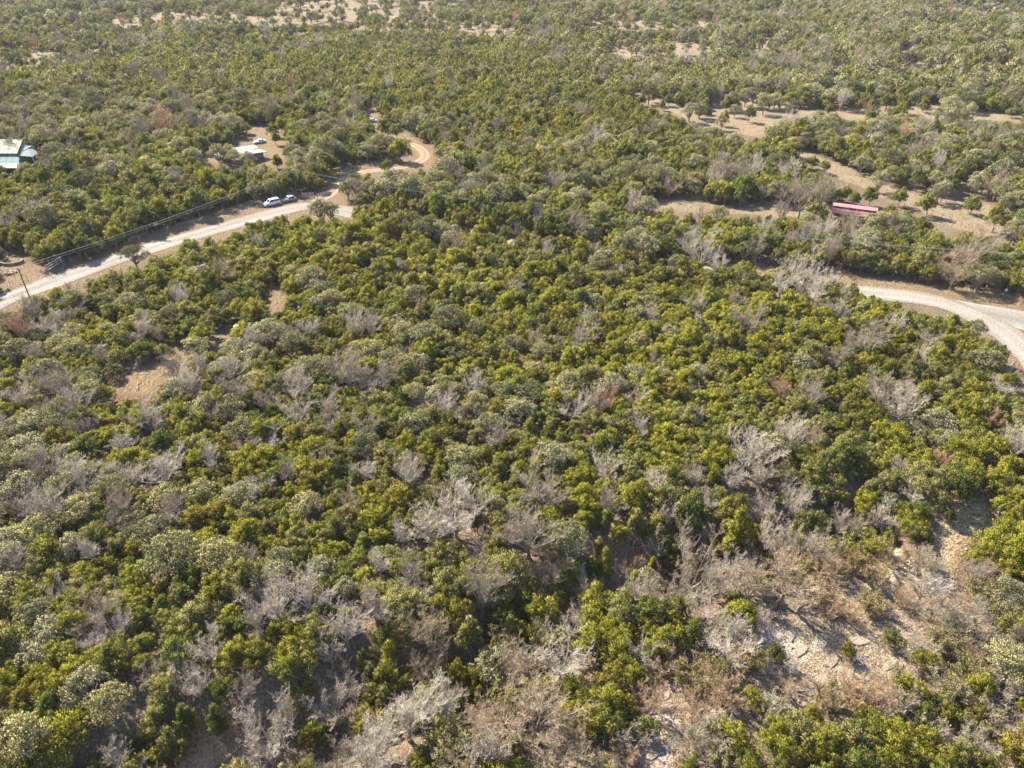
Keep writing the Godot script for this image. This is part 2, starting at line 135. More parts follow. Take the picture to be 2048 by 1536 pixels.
# ---------------------------------------------------------------- shapes
class Geo:
	var v := PackedVector3Array()
	var n := PackedVector3Array()
	var c := PackedColorArray()
	func tri(a: Vector3, b: Vector3, d: Vector3, na: Vector3, nb: Vector3, nd: Vector3, col: Color) -> void:
		v.push_back(a); n.push_back(na)
		if (b - a).cross(d - a).dot(na) > 0.0:
			v.push_back(d); v.push_back(b); n.push_back(nd); n.push_back(nb)
		else:
			v.push_back(b); v.push_back(d); n.push_back(nb); n.push_back(nd)
		c.push_back(col); c.push_back(col); c.push_back(col)
	func flat(a: Vector3, b: Vector3, d: Vector3, out: Vector3, col := Color.WHITE) -> void:
		var m := (b - a).cross(d - a).normalized()
		if m.dot(out) < 0.0: m = -m
		tri(a, b, d, m, m, m, col)
	func quad(a: Vector3, b: Vector3, d: Vector3, e: Vector3, out: Vector3, col := Color.WHITE) -> void:
		flat(a, b, d, out, col); flat(a, d, e, out, col)
	func tube(p: Vector3, q: Vector3, r0: float, r1: float, sides: int, col := Color.WHITE, cap := false) -> void:
		var ax := (q - p).normalized()
		var s := ax.cross(Vector3.UP if absf(ax.y) < 0.9 else Vector3.RIGHT).normalized()
		var t := ax.cross(s)
		for k in sides:
			var a := TAU * k / sides
			var b := TAU * (k + 1) / sides
			var da := s * cos(a) + t * sin(a)
			var db := s * cos(b) + t * sin(b)
			tri(p + da * r0, p + db * r0, q + da * r1, da, db, da, col)
			if r1 > 0.0: tri(p + db * r0, q + db * r1, q + da * r1, db, db, da, col)
			if cap:
				flat(q, q + da * r1, q + db * r1, ax, col); flat(p, p + da * r0, p + db * r0, -ax, col)
	func box(at: Vector3, size: Vector3, turn := 0.0, col := Color.WHITE, bevel := 0.0) -> void:
		var b := Basis(Vector3.UP, turn)
		var h := size * 0.5
		var e := minf(bevel, minf(h.x, minf(h.y, h.z)) * 0.6)
		for axis in 3:
			for sg in [-1.0, 1.0]:
				var o := Vector3.ZERO; o[axis] = sg
				var u := Vector3.ZERO; u[(axis + 1) % 3] = h[(axis + 1) % 3] - e
				var w := Vector3.ZERO; w[(axis + 2) % 3] = h[(axis + 2) % 3] - e
				var f := o * h[axis]
				quad(at + b * (f + u + w), at + b * (f + u - w), at + b * (f - u - w), at + b * (f - u + w), b * o, col)
		if e > 0.0:
			for axis in 3:
				for s1 in [-1.0, 1.0]:
					for s2 in [-1.0, 1.0]:
						var l := Vector3.ZERO; l[axis] = h[axis] - e
						var i := (axis + 1) % 3
						var j := (axis + 2) % 3
						var p1 := Vector3.ZERO; p1[i] = s1 * h[i]; p1[j] = s2 * (h[j] - e)
						var p2 := Vector3.ZERO; p2[i] = s1 * (h[i] - e); p2[j] = s2 * h[j]
						var o2 := Vector3.ZERO; o2[i] = s1; o2[j] = s2
						quad(at + b * (p1 + l), at + b * (p1 - l), at + b * (p2 - l), at + b * (p2 + l), b * o2, col)
	func prism(points: PackedVector2Array, depth: float, xf: Transform3D, col := Color.WHITE) -> void:  # an outline in x,y drawn out along z, both ways
		var m := Vector2.ZERO
		for p in points: m += p / points.size()
		for k in points.size():
			var a := points[k]
			var b := points[(k + 1) % points.size()]
			var o := ((a + b) * 0.5 - m)
			var f := depth * 0.5
			quad(xf * Vector3(a.x, a.y, -f), xf * Vector3(b.x, b.y, -f), xf * Vector3(b.x, b.y, f), xf * Vector3(a.x, a.y, f), xf.basis * Vector3(o.x, o.y, 0), col)
		for t in Array(Geometry2D.triangulate_polygon(points)).size() / 3:
			var ids := Geometry2D.triangulate_polygon(points)
			for sg in [-1.0, 1.0]:
				var q := []
				for k in 3: q.append(xf * Vector3(points[ids[t * 3 + k]].x, points[ids[t * 3 + k]].y, sg * depth * 0.5))
				flat(q[0], q[1], q[2], xf.basis * Vector3(0, 0, sg), col)
	func arrays() -> Array:
		var a := []
		a.resize(Mesh.ARRAY_MAX)
		a[Mesh.ARRAY_VERTEX] = v; a[Mesh.ARRAY_NORMAL] = n; a[Mesh.ARRAY_COLOR] = c
		return a

func mesh_of(geos: Array, mats: Array) -> ArrayMesh:
	var m := ArrayMesh.new()
	for k in geos.size():
		if geos[k].v.size() == 0: continue
		m.add_surface_from_arrays(Mesh.PRIMITIVE_TRIANGLES, geos[k].arrays())
		m.surface_set_material(m.get_surface_count() - 1, mats[k])
	return m

func numbered(called: String) -> String:
	used[called] = used.get(called, -1) + 1
	return called if used[called] == 0 else "%s_%03d" % [called, used[called]]

func obj(called: String, geo: Geo, mat: Material, parent: Node = self) -> MeshInstance3D:
	var o := MeshInstance3D.new()
	o.mesh = mesh_of([geo], [mat])
	o.name = numbered(called) if parent == self else called
	parent.add_child(o, true)
	return o

func tag(o: Node, label: String, category: String, group := "") -> void:
	o.set_meta("label", label); o.set_meta("category", category)
	if group: o.set_meta("group", group)

func thing(called: String, label: String, category: String, at: Vector3, turn := 0.0, group := "") -> Node3D:
	var o := Node3D.new()
	o.name = numbered(called)
	add_child(o)
	o.position = at; o.rotation.y = turn
	tag(o, label, category, group)
	return o

func part(called: String, m: Mesh, parent: Node, mat: Material = null) -> MeshInstance3D:
	var o := MeshInstance3D.new()
	o.mesh = m; o.name = called
	if mat: o.material_override = mat
	parent.add_child(o, true)
	return o

func kind(o: Node, k: String) -> void: o.set_meta("kind", k)

# ---------------------------------------------------------------- materials and textures
func lin(r: float, g: float, b: float) -> Color: return Color(r, g, b).linear_to_srgb()

func paint(r: float, g: float, b: float, rough := 0.85, metal := 0.0) -> StandardMaterial3D:
	var m := StandardMaterial3D.new()
	m.albedo_color = lin(r, g, b); m.roughness = rough; m.metallic = metal
	m.metallic_specular = 0.4
	return m

func mottle(seed_: int, freq: float, lo: float, hi: float, size := 512) -> NoiseTexture2D:
	var f := FastNoiseLite.new()
	f.seed = seed_; f.frequency = freq; f.fractal_octaves = 5; f.fractal_gain = 0.6
	var t := NoiseTexture2D.new()
	t.width = size; t.height = size; t.seamless = true; t.noise = f
	var g := Gradient.new()
	g.set_color(0, Color(lo, lo, lo)); g.set_color(1, Color(hi, hi, hi))
	g.set_offset(0, 0.25); g.set_offset(1, 0.75)
	t.color_ramp = g
	return t

func leaf_material(tint: Color, light: float) -> StandardMaterial3D:
	var m := StandardMaterial3D.new()
	m.albedo_color = tint.linear_to_srgb()
	m.vertex_color_use_as_albedo = true
	m.roughness = 0.75; m.metallic_specular = 0.25
	m.backlight_enabled = true
	m.backlight = Color(light, light, light * 0.7)
	return m

const JUNIPER_TINTS: Array[Color] = [Color(0.158, 0.164, 0.032), Color(0.205, 0.2, 0.024), Color(0.118, 0.137, 0.03), Color(0.195, 0.17, 0.03), Color(0.188, 0.182, 0.062)]
const JUNIPER_WORDS := ["olive green", "yellow-green", "deep green", "golden olive", "dull grey-olive"]
const OAK_TINTS: Array[Color] = [Color(0.225, 0.228, 0.112), Color(0.305, 0.298, 0.168), Color(0.32, 0.295, 0.135), Color(0.14, 0.148, 0.064)]
const OAK_WORDS := ["grey-green", "pale silvery", "pale straw-green", "dark grey-green"]
const BARE_TINTS: Array[Color] = [Color(0.40, 0.35, 0.28), Color(0.28, 0.235, 0.18), Color(0.31, 0.245, 0.165), Color(0.36, 0.21, 0.14)]
const BARE_WORDS := ["whitish", "grey-purple", "tan", "reddish"]
const BRUSH_TINTS: Array[Color] = [Color(0.31, 0.27, 0.19), Color(0.37, 0.33, 0.28), Color(0.32, 0.225, 0.14)]
const BRUSH_WORDS := ["olive-tinged", "pale grey", "rusty brown"]

func materials() -> void:
	M.juniper = []; M.oak = []; M.bare = []; M.brush = []; M.sparse = []
	for c in JUNIPER_TINTS: M.juniper.append(leaf_material(c, 0.7))
	for c in OAK_TINTS: M.oak.append(leaf_material(c, 0.5))
	for c in BARE_TINTS: M.bare.append(wood_material(c))
	for c in BRUSH_TINTS: M.brush.append(wood_material(c))
	M.foliage = leaf_material(Color.WHITE, 0.6)
	M.twigs = wood_material(Color.WHITE)
	M.bark = paint(0.10, 0.082, 0.068, 0.95)
	M.greybark = paint(0.19, 0.165, 0.135, 0.95)
	M.ground = StandardMaterial3D.new()
	M.ground.vertex_color_use_as_albedo = true
	M.ground.roughness = 0.97; M.ground.metallic_specular = 0.15
	M.ground.uv1_triplanar = true; M.ground.uv1_world_triplanar = true
	M.ground.uv1_scale = Vector3.ONE * 0.11
	M.ground.albedo_texture = mottle(5, 0.02, 0.62, 1.0, 1024)
	M.ground.heightmap_enabled = true
	M.ground.heightmap_texture = mottle(6, 0.03, 0.0, 1.0, 1024)
	M.ground.heightmap_scale = 9.0
	M.road = StandardMaterial3D.new()
	M.road.vertex_color_use_as_albedo = true
	M.road.roughness = 0.95; M.road.metallic_specular = 0.2
	M.road.uv1_triplanar = true; M.road.uv1_world_triplanar = true
	M.road.uv1_scale = Vector3.ONE * 0.16
	M.road.albedo_texture = mottle(8, 0.025, 0.8, 1.0, 512)
	M.rock = StandardMaterial3D.new()
	M.rock.vertex_color_use_as_albedo = true
	M.rock.albedo_color = lin(0.40, 0.325, 0.24)
	M.rock.roughness = 0.95
	M.rock.uv1_triplanar = true; M.rock.uv1_world_triplanar = true
	M.rock.uv1_scale = Vector3.ONE * 0.5
	M.rock.albedo_texture = mottle(9, 0.02, 0.6, 1.0, 512)
	M.rock.heightmap_enabled = true
	M.rock.heightmap_texture = mottle(10, 0.03, 0.0, 1.0, 512)
	M.rock.heightmap_scale = 6.0
	M.straw = StandardMaterial3D.new()
	M.straw.vertex_color_use_as_albedo = true
	M.straw.roughness = 0.9

func wood_material(c: Color) -> StandardMaterial3D:
	var m := StandardMaterial3D.new()
	m.albedo_color = c.linear_to_srgb()
	m.vertex_color_use_as_albedo = true
	m.roughness = 0.9; m.metallic_specular = 0.2
	return m

# ---------------------------------------------------------------- the lie of the land
func points_of(text: String) -> PackedVector2Array:
	var out := PackedVector2Array()
	for p in text.split(";", false):
		var a := p.split_floats(" ", false)
		out.append(Vector2(a[0], a[1]))
	return out

func smooth_line(p: PackedVector2Array, step: float) -> PackedVector2Array:
	var curve := Curve2D.new()
	for i in p.size():
		var t := (p[mini(i + 1, p.size() - 1)] - p[maxi(i - 1, 0)]) / 6.0
		curve.add_point(p[i], -t, t)
	var out := PackedVector2Array()
	var n := int(ceil(curve.get_baked_length() / step))
	for i in n + 1: out.append(curve.sample_baked(curve.get_baked_length() * i / n))
	return out

func far_from(line: PackedVector2Array, p: Vector2) -> float:
	var best := 1e9
	for i in line.size() - 1:
		best = minf(best, p.distance_squared_to(Geometry2D.get_closest_point_to_segment(p, line[i], line[i + 1])))
	return sqrt(best)

func inside(poly: PackedVector2Array, p: Vector2) -> float:  # metres inside an outline, negative outside
	var best := 1e9
	for i in poly.size():
		best = minf(best, p.distance_squared_to(Geometry2D.get_closest_point_to_segment(p, poly[i], poly[(i + 1) % poly.size()])))
	return sqrt(best) * (1.0 if Geometry2D.is_point_in_polygon(p, poly) else -1.0)

func lay_out() -> void:
	for z in GROUND_ZONES:
		var poly := points_of(z[1])
		var box := Rect2(poly[0], Vector2.ZERO)
		for p in poly: box = box.expand(p)
		zones.append({"kind": z[0], "poly": poly, "box": box.grow(6.0)})
	for row in MIX.replace("\n", ";").split(";", false): mix_points.append(row.split_floats(" ", false))
	ravine = smooth_line(points_of(RAVINE), 3.0)
	roads = [[smooth_line(points_of(GRAVEL_ROAD), 3.0), 3.6], [smooth_line(points_of(SIDE_ROAD), 3.0), 5.0], [smooth_line(points_of(DIRT_DRIVE), 2.0), 2.0]]

func land(x: float, z: float) -> float:
	var h := 0.0
	if z > -120.0 and z < 10.0:
		var d := far_from(ravine, Vector2(x, z)) + noise.get_noise_2d(x * 3.0, z * 3.0) * 3.0
		h -= 4.6 * (1.0 - smoothstep(1.5, 9.0, d))
		h += noise.get_noise_2d(x * 2.2 + 50.0, z * 2.2) * 0.9 * smoothstep(-120.0, -95.0, z)
	if z < -300.0:
		h += noise.get_noise_2d(x * 0.35, z * 0.35) * 7.0 * smoothstep(-300.0, -600.0, z)
	return h

const SOILS := {"tan": Color(0.25, 0.18, 0.108), "verge": Color(0.235, 0.172, 0.108), "straw": Color(0.39, 0.30, 0.18), "rock": Color(0.30, 0.24, 0.18), "rust": Color(0.335, 0.255, 0.172), "field": Color(0.285, 0.22, 0.145), "white": Color(0.4, 0.37, 0.32), "yard": Color(0.21, 0.165, 0.115)}

func zone_at(p: Vector2, ragged := 0.0) -> Array:  # [kind, how far inside]
	var found := ["", -9.0]
	for z in zones:
		if not z.box.has_point(p): continue
		var d := inside(z.poly, p) + ragged
		if d > -2.0 and (d > found[1] or z.kind == "rock" and d > 0.0):
			found = [z.kind, d]
	return found

func soil(x: float, z: float) -> Color:
	var p := Vector2(x, z)
	var a := noise.get_noise_2d(x * 4.0, z * 4.0)
	var b := noise.get_noise_2d(x * 14.0 + 200.0, z * 14.0)
	var litter := Color(0.165, 0.115, 0.07).lerp(Color(0.20, 0.168, 0.125), clampf(0.5 + a * 1.3, 0.0, 1.0)).lerp(Color(0.23, 0.155, 0.095), clampf(b * 1.6, 0.0, 1.0))
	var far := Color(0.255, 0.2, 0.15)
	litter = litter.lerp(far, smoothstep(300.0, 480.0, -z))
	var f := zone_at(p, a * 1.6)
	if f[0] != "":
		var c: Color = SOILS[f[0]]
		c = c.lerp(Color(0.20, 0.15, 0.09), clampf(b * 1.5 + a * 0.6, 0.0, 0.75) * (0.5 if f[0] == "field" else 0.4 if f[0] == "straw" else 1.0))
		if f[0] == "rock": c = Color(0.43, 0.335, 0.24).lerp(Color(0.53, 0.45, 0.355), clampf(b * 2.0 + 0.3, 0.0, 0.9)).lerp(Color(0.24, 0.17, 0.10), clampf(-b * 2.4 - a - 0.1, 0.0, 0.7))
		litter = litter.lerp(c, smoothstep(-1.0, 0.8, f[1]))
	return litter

func ground() -> void:
	var rows := PackedFloat32Array()
	var z := 60.0
	while z > -760.0:
		rows.append(z)
		z -= 1.0 if z > -125.0 and z < -20.0 else clampf(-z * 0.011, 1.6, 6.0)
	for far in [-900.0, -1200.0, -1800.0, -3000.0]: rows.append(far)
	var cols := 300
	var g := Geo.new()
	var prev := []
	for r in rows.size():
		var line := []
		var half := clampf(absf(rows[r]) * 0.86 + 40.0, 75.0, 2600.0)
		for k in cols + 1:
			var x := (2.0 * k / cols - 1.0) * half
			var zz := rows[r]
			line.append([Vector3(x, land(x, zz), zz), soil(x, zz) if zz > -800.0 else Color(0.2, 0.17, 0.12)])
		prev.append(line)
	var st := PackedVector3Array()
	var nn := PackedVector3Array()
	var cc := PackedColorArray()
	var ix := PackedInt32Array()
	for r in rows.size():
		for k in cols + 1:
			st.append(prev[r][k][0]); cc.append(prev[r][k][1])
			var l: Vector3 = prev[r][maxi(k - 1, 0)][0]
			var ri: Vector3 = prev[r][mini(k + 1, cols)][0]
			var u: Vector3 = prev[maxi(r - 1, 0)][k][0]
			var d: Vector3 = prev[mini(r + 1, rows.size() - 1)][k][0]
			nn.append((d - u).cross(l - ri).normalized() * (1.0 if (d - u).cross(l - ri).y > 0 else -1.0))
			if r + 1 < rows.size() and k < cols:
				var i := r * (cols + 1) + k
				var j := i + cols + 1
				ix.append_array([i, j, i + 1, i + 1, j, j + 1])
	# front faces run clockwise seen from above
	var a := []
	a.resize(Mesh.ARRAY_MAX)
	a[Mesh.ARRAY_VERTEX] = st; a[Mesh.ARRAY_NORMAL] = nn; a[Mesh.ARRAY_COLOR] = cc
	for t in ix.size() / 3:
		var q := (st[ix[t * 3 + 1]] - st[ix[t * 3]]).cross(st[ix[t * 3 + 2]] - st[ix[t * 3]])
		if q.y > 0.0:
			var s := ix[t * 3 + 1]
			ix[t * 3 + 1] = ix[t * 3 + 2]; ix[t * 3 + 2] = s
	a[Mesh.ARRAY_INDEX] = ix
	var m := ArrayMesh.new()
	m.add_surface_from_arrays(Mesh.PRIMITIVE_TRIANGLES, a)
	m.surface_set_material(0, M.ground)
	var o := part("ground", m, self)
	kind(o, "structure")

func road(called: String, line: PackedVector2Array, half: float, lift: float, tone: Callable) -> MeshInstance3D:
	var g := Geo.new()
	var n := 14
	var last := []
	for i in line.size():
		var d := (line[mini(i + 1, line.size() - 1)] - line[maxi(i - 1, 0)]).normalized()
		var s := Vector2(-d.y, d.x)
		var row := []
		for k in n + 1:
			var t := 2.0 * k / n - 1.0
			var w := half * (smoothstep(-1.0, 9.0, i) if called == "side_road" else 1.0) * (1.0 + 0.28 * noise.get_noise_2d(i * 11.0, signf(t) * 90.0))
			var p := line[i] + s * t * w
			row.append([Vector3(p.x, land(p.x, p.y) + lift + 0.06 * (1.0 - t * t), p.y), tone.call(t, i)])
		if last.size():
			for k in n:
				var q := [last[k], last[k + 1], row[k + 1], row[k]]
				g.quad(q[0][0], q[1][0], q[2][0], q[3][0], Vector3.UP, q[0][1])
		last = row
	var o := obj(called, g, M.road)
	kind(o, "structure")
	return o

# ---------------------------------------------------------------- trees
func sphere_dir(lowest := -1.0) -> Vector3:
	var y := rng.randf_range(lowest, 1.0)
	var a := rng.randf() * TAU
	var r := sqrt(maxf(0.0, 1.0 - y * y))
	return Vector3(cos(a) * r, y, sin(a) * r)

func spray(g: Geo, at: Vector3, dir: Vector3, length: float, width: float, nrm: Vector3, col: Color) -> void:  # one small pointed leaf spray
	var s := dir.cross(Vector3(rng.randf() - 0.5, rng.randf() - 0.5, rng.randf() - 0.5)).normalized() * width * 0.5
	g.tri(at - s, at + s, at + dir * length, nrm, nrm, nrm, col)

func tuft(g: Geo, at: Vector3, r: float, lean: Vector3, count: int, length: float, width: float, col: Color, round_: bool) -> void:
	for k in count:
		var o := sphere_dir(-0.75)
		var rad := r * sqrt(rng.randf_range(0.12, 1.0))
		var p := at + Vector3(o.x, o.y * (0.75 if round_ else 0.95), o.z) * rad
		var dir := (o * 0.8 + lean * 0.6 + sphere_dir() * 0.55).normalized()
		var nrm := (o * 0.75 + lean * 0.35 + sphere_dir() * 0.45).normalized()
		var f := rng.randf_range(0.72, 1.28)
		var w := rng.randf_range(-0.09, 0.09)
		var cc := Color(col.r * f * (1.0 + w), col.g * f, col.b * f * (1.0 - w * 2.0))
		spray(g, p, dir, length * rng.randf_range(0.6, 1.3), width * rng.randf_range(0.7, 1.3), nrm, cc)
		if round_:
			spray(g, p, (dir + sphere_dir() * 0.9).normalized(), length * 0.9, width, (nrm + sphere_dir() * 0.3).normalized(), cc)

func limb(g: Geo, a: Vector3, b: Vector3, r0: float, r1: float, sides: int, bend: float, col := Color.WHITE) -> PackedVector3Array:
	var pts := PackedVector3Array([a])
	var n := 3
	for i in range(1, n + 1):
		var t := float(i) / n
		var p := a.lerp(b, t)
		if i < n: p += sphere_dir() * bend * a.distance_to(b)
		g.tube(pts[i - 1], p, lerpf(r0, r1, (i - 1.0) / n), lerpf(r0, r1, t), sides, col)
		pts.append(p)
	return pts

# A juniper: crown of upright flame-like tufts on a lobed dome, grey dead twigs below.
func juniper(seed_: int, h: float, r: float, tufts: int, sprays: int, length: float, width: float, slim := 0.0) -> Array:
	rng.seed = seed_
	var leaf := Geo.new()
	var wood := Geo.new()
	var low := h * rng.randf_range(0.24, 0.34)
	var tops := []      # several leaders, each with a lobed dome of its own
	var n_top := 3 + rng.randi() % 3
	for k in n_top:
		var a := TAU * (k + rng.randf_range(-0.3, 0.3)) / n_top
		var d := r * rng.randf_range(0.36, 0.58) * (1.0 - slim * 0.5) if k else 0.1 * r
		tops.append([Vector2(cos(a), sin(a)) * d, h * (rng.randf_range(0.66, 0.98) if k else 1.0), r * rng.randf_range(0.52, 0.74) * (1.0 - slim * 0.25), sphere_dir(0.0), sphere_dir(0.0)])
	var tips := []
	for k in tufts:
		var t: Array = tops[k % n_top]
		var o := sphere_dir(-0.3)
		var f: float = 0.88 + 0.45 * pow(maxf(0.0, o.dot(t[3])), 4.0) - 0.4 * pow(maxf(0.0, o.dot(t[4])), 4.0)
		f *= rng.randf_range(0.78, 1.06) if k % 5 else rng.randf_range(0.4, 0.8)
		var up := maxf(o.y, -0.3)
		var wide := 1.0 - slim * clampf(up, 0.0, 1.0) * 0.6
		var p := Vector3(t[0].x + o.x * t[2] * f * wide, low + (t[1] - low) * (0.32 + 0.66 * up) * (0.75 + 0.25 * f), t[0].y + o.z * t[2] * f * wide)
		var tone := rng.randf_range(0.72, 1.26)
		var warm := rng.randf_range(-0.13, 0.17)
		tips.append(p)
		tuft(leaf, p, r * rng.randf_range(0.11, 0.24), Vector3(o.x * 0.45, 0.9, o.z * 0.45), sprays, length, width, Color(tone * (1.0 + warm), tone, tone * (1.0 - warm)), false)
	var base := Vector3(rng.randf_range(-0.1, 0.1), -0.5, rng.randf_range(-0.1, 0.1))
	var fork := Vector3(rng.randf_range(-0.2, 0.2), h * 0.22, rng.randf_range(-0.2, 0.2))
	limb(wood, base, fork, 0.055 * h * 0.55, 0.1, 6, 0.05, Color(0.4, 0.34, 0.3))
	for k in 7:
		var tip: Vector3 = tips[rng.randi() % tips.size()]
		var pts := limb(wood, fork, fork.lerp(tip, 0.92), 0.085, 0.025, 4, 0.08, Color(0.44, 0.38, 0.34))
		for q in 5:
			var s := pts[1 + q % 3]
			wood.tube(s, s + (sphere_dir(-0.25) * rng.randf_range(0.5, 1.1)), 0.02, 0.006, 3, Color(1, 0.94, 0.9))
	for k in 26:   # bare inner twigs
		var o := sphere_dir(-0.2)
		var s := Vector3(o.x * r * 0.3, low * rng.randf_range(0.7, 1.6), o.z * r * 0.3)
		wood.tube(s, s + Vector3(o.x, rng.randf_range(-0.2, 0.5), o.z) * r * rng.randf_range(0.4, 0.75), 0.02, 0.006, 3, Color(1, 0.93, 0.88))
	return [leaf, wood]

# A live oak: broad crown of rounded leafy billows on spreading limbs.
func oak(seed_: int, h: float, r: float, billows: int, per: int, leaves: int, size: float) -> Array:
	rng.seed = seed_
	var leaf := Geo.new()
	var wood := Geo.new()
	var base := Vector3(0, -0.5, 0)
	var fork := Vector3(rng.randf_range(-0.25, 0.25), h * 0.17, rng.randf_range(-0.25, 0.25))
	limb(wood, base, fork, 0.045 * h, 0.035 * h, 7, 0.05, Color(0.44, 0.4, 0.36))
	for b in billows:
		var a := TAU * (b + rng.randf() * 0.8) / billows * 2.4
		var d := r * sqrt((b + 0.5) / billows) * rng.randf_range(0.68, 0.92)
		var br := r * rng.randf_range(0.26, 0.38)
		var at := Vector3(cos(a) * d, h * (0.80 - 0.50 * pow(d / r, 2.0)) + rng.randf_range(-0.45, 0.35), sin(a) * d)
		limb(wood, fork, at, 0.022 * h, 0.03, 5, 0.09, Color(0.5, 0.46, 0.42))
		var tone := rng.randf_range(0.8, 1.18)
		for k in per:
			var o := sphere_dir(-0.35)
			var f := rng.randf_range(0.72, 1.02)
			var p := at + Vector3(o.x, o.y * 0.72, o.z) * br * f
			if k % 6 == 0: wood.tube(at, p, 0.025, 0.008, 3, Color(0.95, 0.9, 0.85))
			var t2 := tone * rng.randf_range(0.8, 1.2)
			var warm := rng.randf_range(-0.08, 0.1)
			tuft(leaf, p, br * rng.randf_range(0.2, 0.36), (o * 0.8 + Vector3(0, 0.35, 0)).normalized(), leaves, size, size * 0.75, Color(t2 * (1 + warm), t2, t2 * (1 - warm)), true)
	return [leaf, wood]

# A leafless tree: limbs that fork into ever finer twigs; a few keep some leaves.
func twig_tree(seed_: int, h: float, r: float, limbs: int, stem: float, spread: float, fine: int, leafy: int) -> Array:
	rng.seed = seed_
	var wood := Geo.new()
	var leaf := Geo.new()
	var fork := Vector3(rng.randf_range(-0.2, 0.2), h * stem, rng.randf_range(-0.2, 0.2))
	if stem > 0.05: limb(wood, Vector3(0, -0.5, 0), fork, 0.038 * h, 0.026 * h, 7, 0.04, Color(0.72, 0.7, 0.68))
	for k in limbs:
		var a := TAU * (k + rng.randf_range(-0.35, 0.35)) / limbs
		var out := rng.randf_range(0.35, 1.0) * spread if k % 3 else rng.randf_range(0.05, 0.4) * spread
		var dir := Vector3(cos(a) * out, rng.randf_range(0.65, 1.0), sin(a) * out).normalized()
		var reach := minf((h - fork.y) / maxf(dir.y, 0.25), r * 1.05 / maxf(sqrt(dir.x * dir.x + dir.z * dir.z), 0.3)) * rng.randf_range(0.8, 1.0)
		var start := fork if stem > 0.05 else Vector3(cos(a), -0.2, sin(a)) * 0.25
		branch(wood, leaf, start, dir, reach, 0.016 * h if stem > 0.05 else 0.026, 0, fine, leafy)
	return [leaf, wood]

func branch(g: Geo, leaf: Geo, p: Vector3, dir: Vector3, length: float, rad: float, level: int, fine: int, leafy: int) -> void:
	var n: int = [5, 4, 3, 1][level]
	var kids: int = [2, 2, fine, 0][level]
	var tone := Color(0.86, 0.86, 0.86) if level == 0 else Color(1, 1, 1) * rng.randf_range(0.85, 1.12)
	tone.a = 1.0
	var q := p
	var d := dir
	for i in n:
		d = (d + sphere_dir() * [0.22, 0.34, 0.4, 0.3][level] + Vector3(0, 0.05, 0)).normalized()
		var e := q + d * length / n
		var r0 := rad * (1.0 - 0.75 * i / n)
		var r1 := rad * (1.0 - 0.75 * (i + 1.0) / n)
		g.tube(q, e, maxf(r0, 0.011), maxf(r1, 0.005 if level == 3 else 0.009), [5, 4, 3, 3][level], tone)
		if level < 3 and (i > 0 or level > 0):
			for k in kids:
				var side: Vector3 = (sphere_dir(-0.35) * [1.0, 0.85, 0.8, 0.7][level] + d * 0.8 + Vector3(0, 0.1, 0)).normalized()
				branch(g, leaf, q.lerp(e, rng.randf()), side, length * [0.52, 0.5, 0.62, 0.4][level] * rng.randf_range(0.6, 1.15) * (1.0 - 0.35 * i / n), r1 * 0.55, level + 1, fine, leafy)
		q = e
	if leafy > 0 and level >= 2 and rng.randi() % 10 < leafy:
		tuft(leaf, q, 0.2, d, 4, 0.12, 0.07, Color(0.75, 0.78, 0.34) * rng.randf_range(0.8, 1.2), true)

# The stock of shapes: [crown mesh, wood mesh, both in one, both in one with less detail]
var stock := {"juniper": [], "oak": [], "bare": [], "brush": []}
var far_stock := {"juniper": [], "oak": [], "bare": [], "brush": []}

func entry(gw: Array, leaf_m: Material, wood_m: Material) -> Dictionary:
	return {"crown": mesh_of([gw[0]], [leaf_m]) if gw[0].v.size() else null, "wood": mesh_of([gw[1]], [wood_m]), "all": mesh_of(gw, [leaf_m, wood_m])}

func grow_stock() -> void:
	for k in 9:
		var tall := k >= 7
		stock.juniper.append(entry(juniper(100 + k, 5.5 if tall else [3.8, 4.2, 3.5, 4.5, 4.0, 3.7, 4.3][k], 1.7 if tall else 2.15, 88 if tall else 82, 96, 0.21, 0.088, 0.75 if tall else [0.0, 0.15, 0.0, 0.25, 0.1, 0.2, 0.3][k]), M.foliage, M.greybark))
	for k in 6:
		stock.oak.append(entry(oak(200 + k, [5.4, 6.0, 5.0, 5.7, 6.3, 5.2][k], [2.9, 3.2, 2.8, 3.0, 3.3, 2.9][k], [15, 17, 14, 16, 18, 15][k], 26, 12, 0.15), M.foliage, M.greybark))
	for k in 7:
		stock.bare.append(entry(twig_tree(300 + k, [6.0, 5.0, 5.6, 4.6, 6.4, 5.2, 4.8][k], [2.8, 2.7, 2.5, 2.6, 2.9, 3.0, 2.4][k], [7, 8, 7, 8, 8, 8, 7][k], [0.22, 0.14, 0.25, 0.12, 0.2, 0.15, 0.2][k], [1.0, 1.3, 0.9, 1.5, 0.95, 1.6, 1.1][k], 2, 0), M.foliage, M.twigs))
	for k in 6:
		stock.brush.append(entry(twig_tree(400 + k, [2.6, 2.2, 3.0, 2.4, 2.8, 2.3][k], [1.9, 1.8, 2.0, 1.7, 2.1, 1.8][k], 10, 0.0, 1.0, 2, [0, 2, 0, 3, 0, 1][k]), M.foliage, M.twigs))
	for k in 6:
		far_stock.juniper.append(entry(juniper(150 + k, [3.9, 4.2, 3.5, 4.5, 4.0, 4.6][k], 2.3, 50, 27, 0.36, 0.2, 0.05 * k), M.foliage, M.greybark))
	for k in 5:
		far_stock.oak.append(entry(oak(250 + k, [5.2, 5.8, 4.9, 5.5, 6.0][k], 3.0, 13, 11, 8, 0.33), M.foliage, M.greybark))
	for k in 3:
		far_stock.bare.append(entry(twig_tree(350 + k, [5.6, 5.0, 4.6][k], 2.6, 6, 0.2, 0.9, 2, 0), M.foliage, M.twigs))
	far_stock.brush = stock.brush

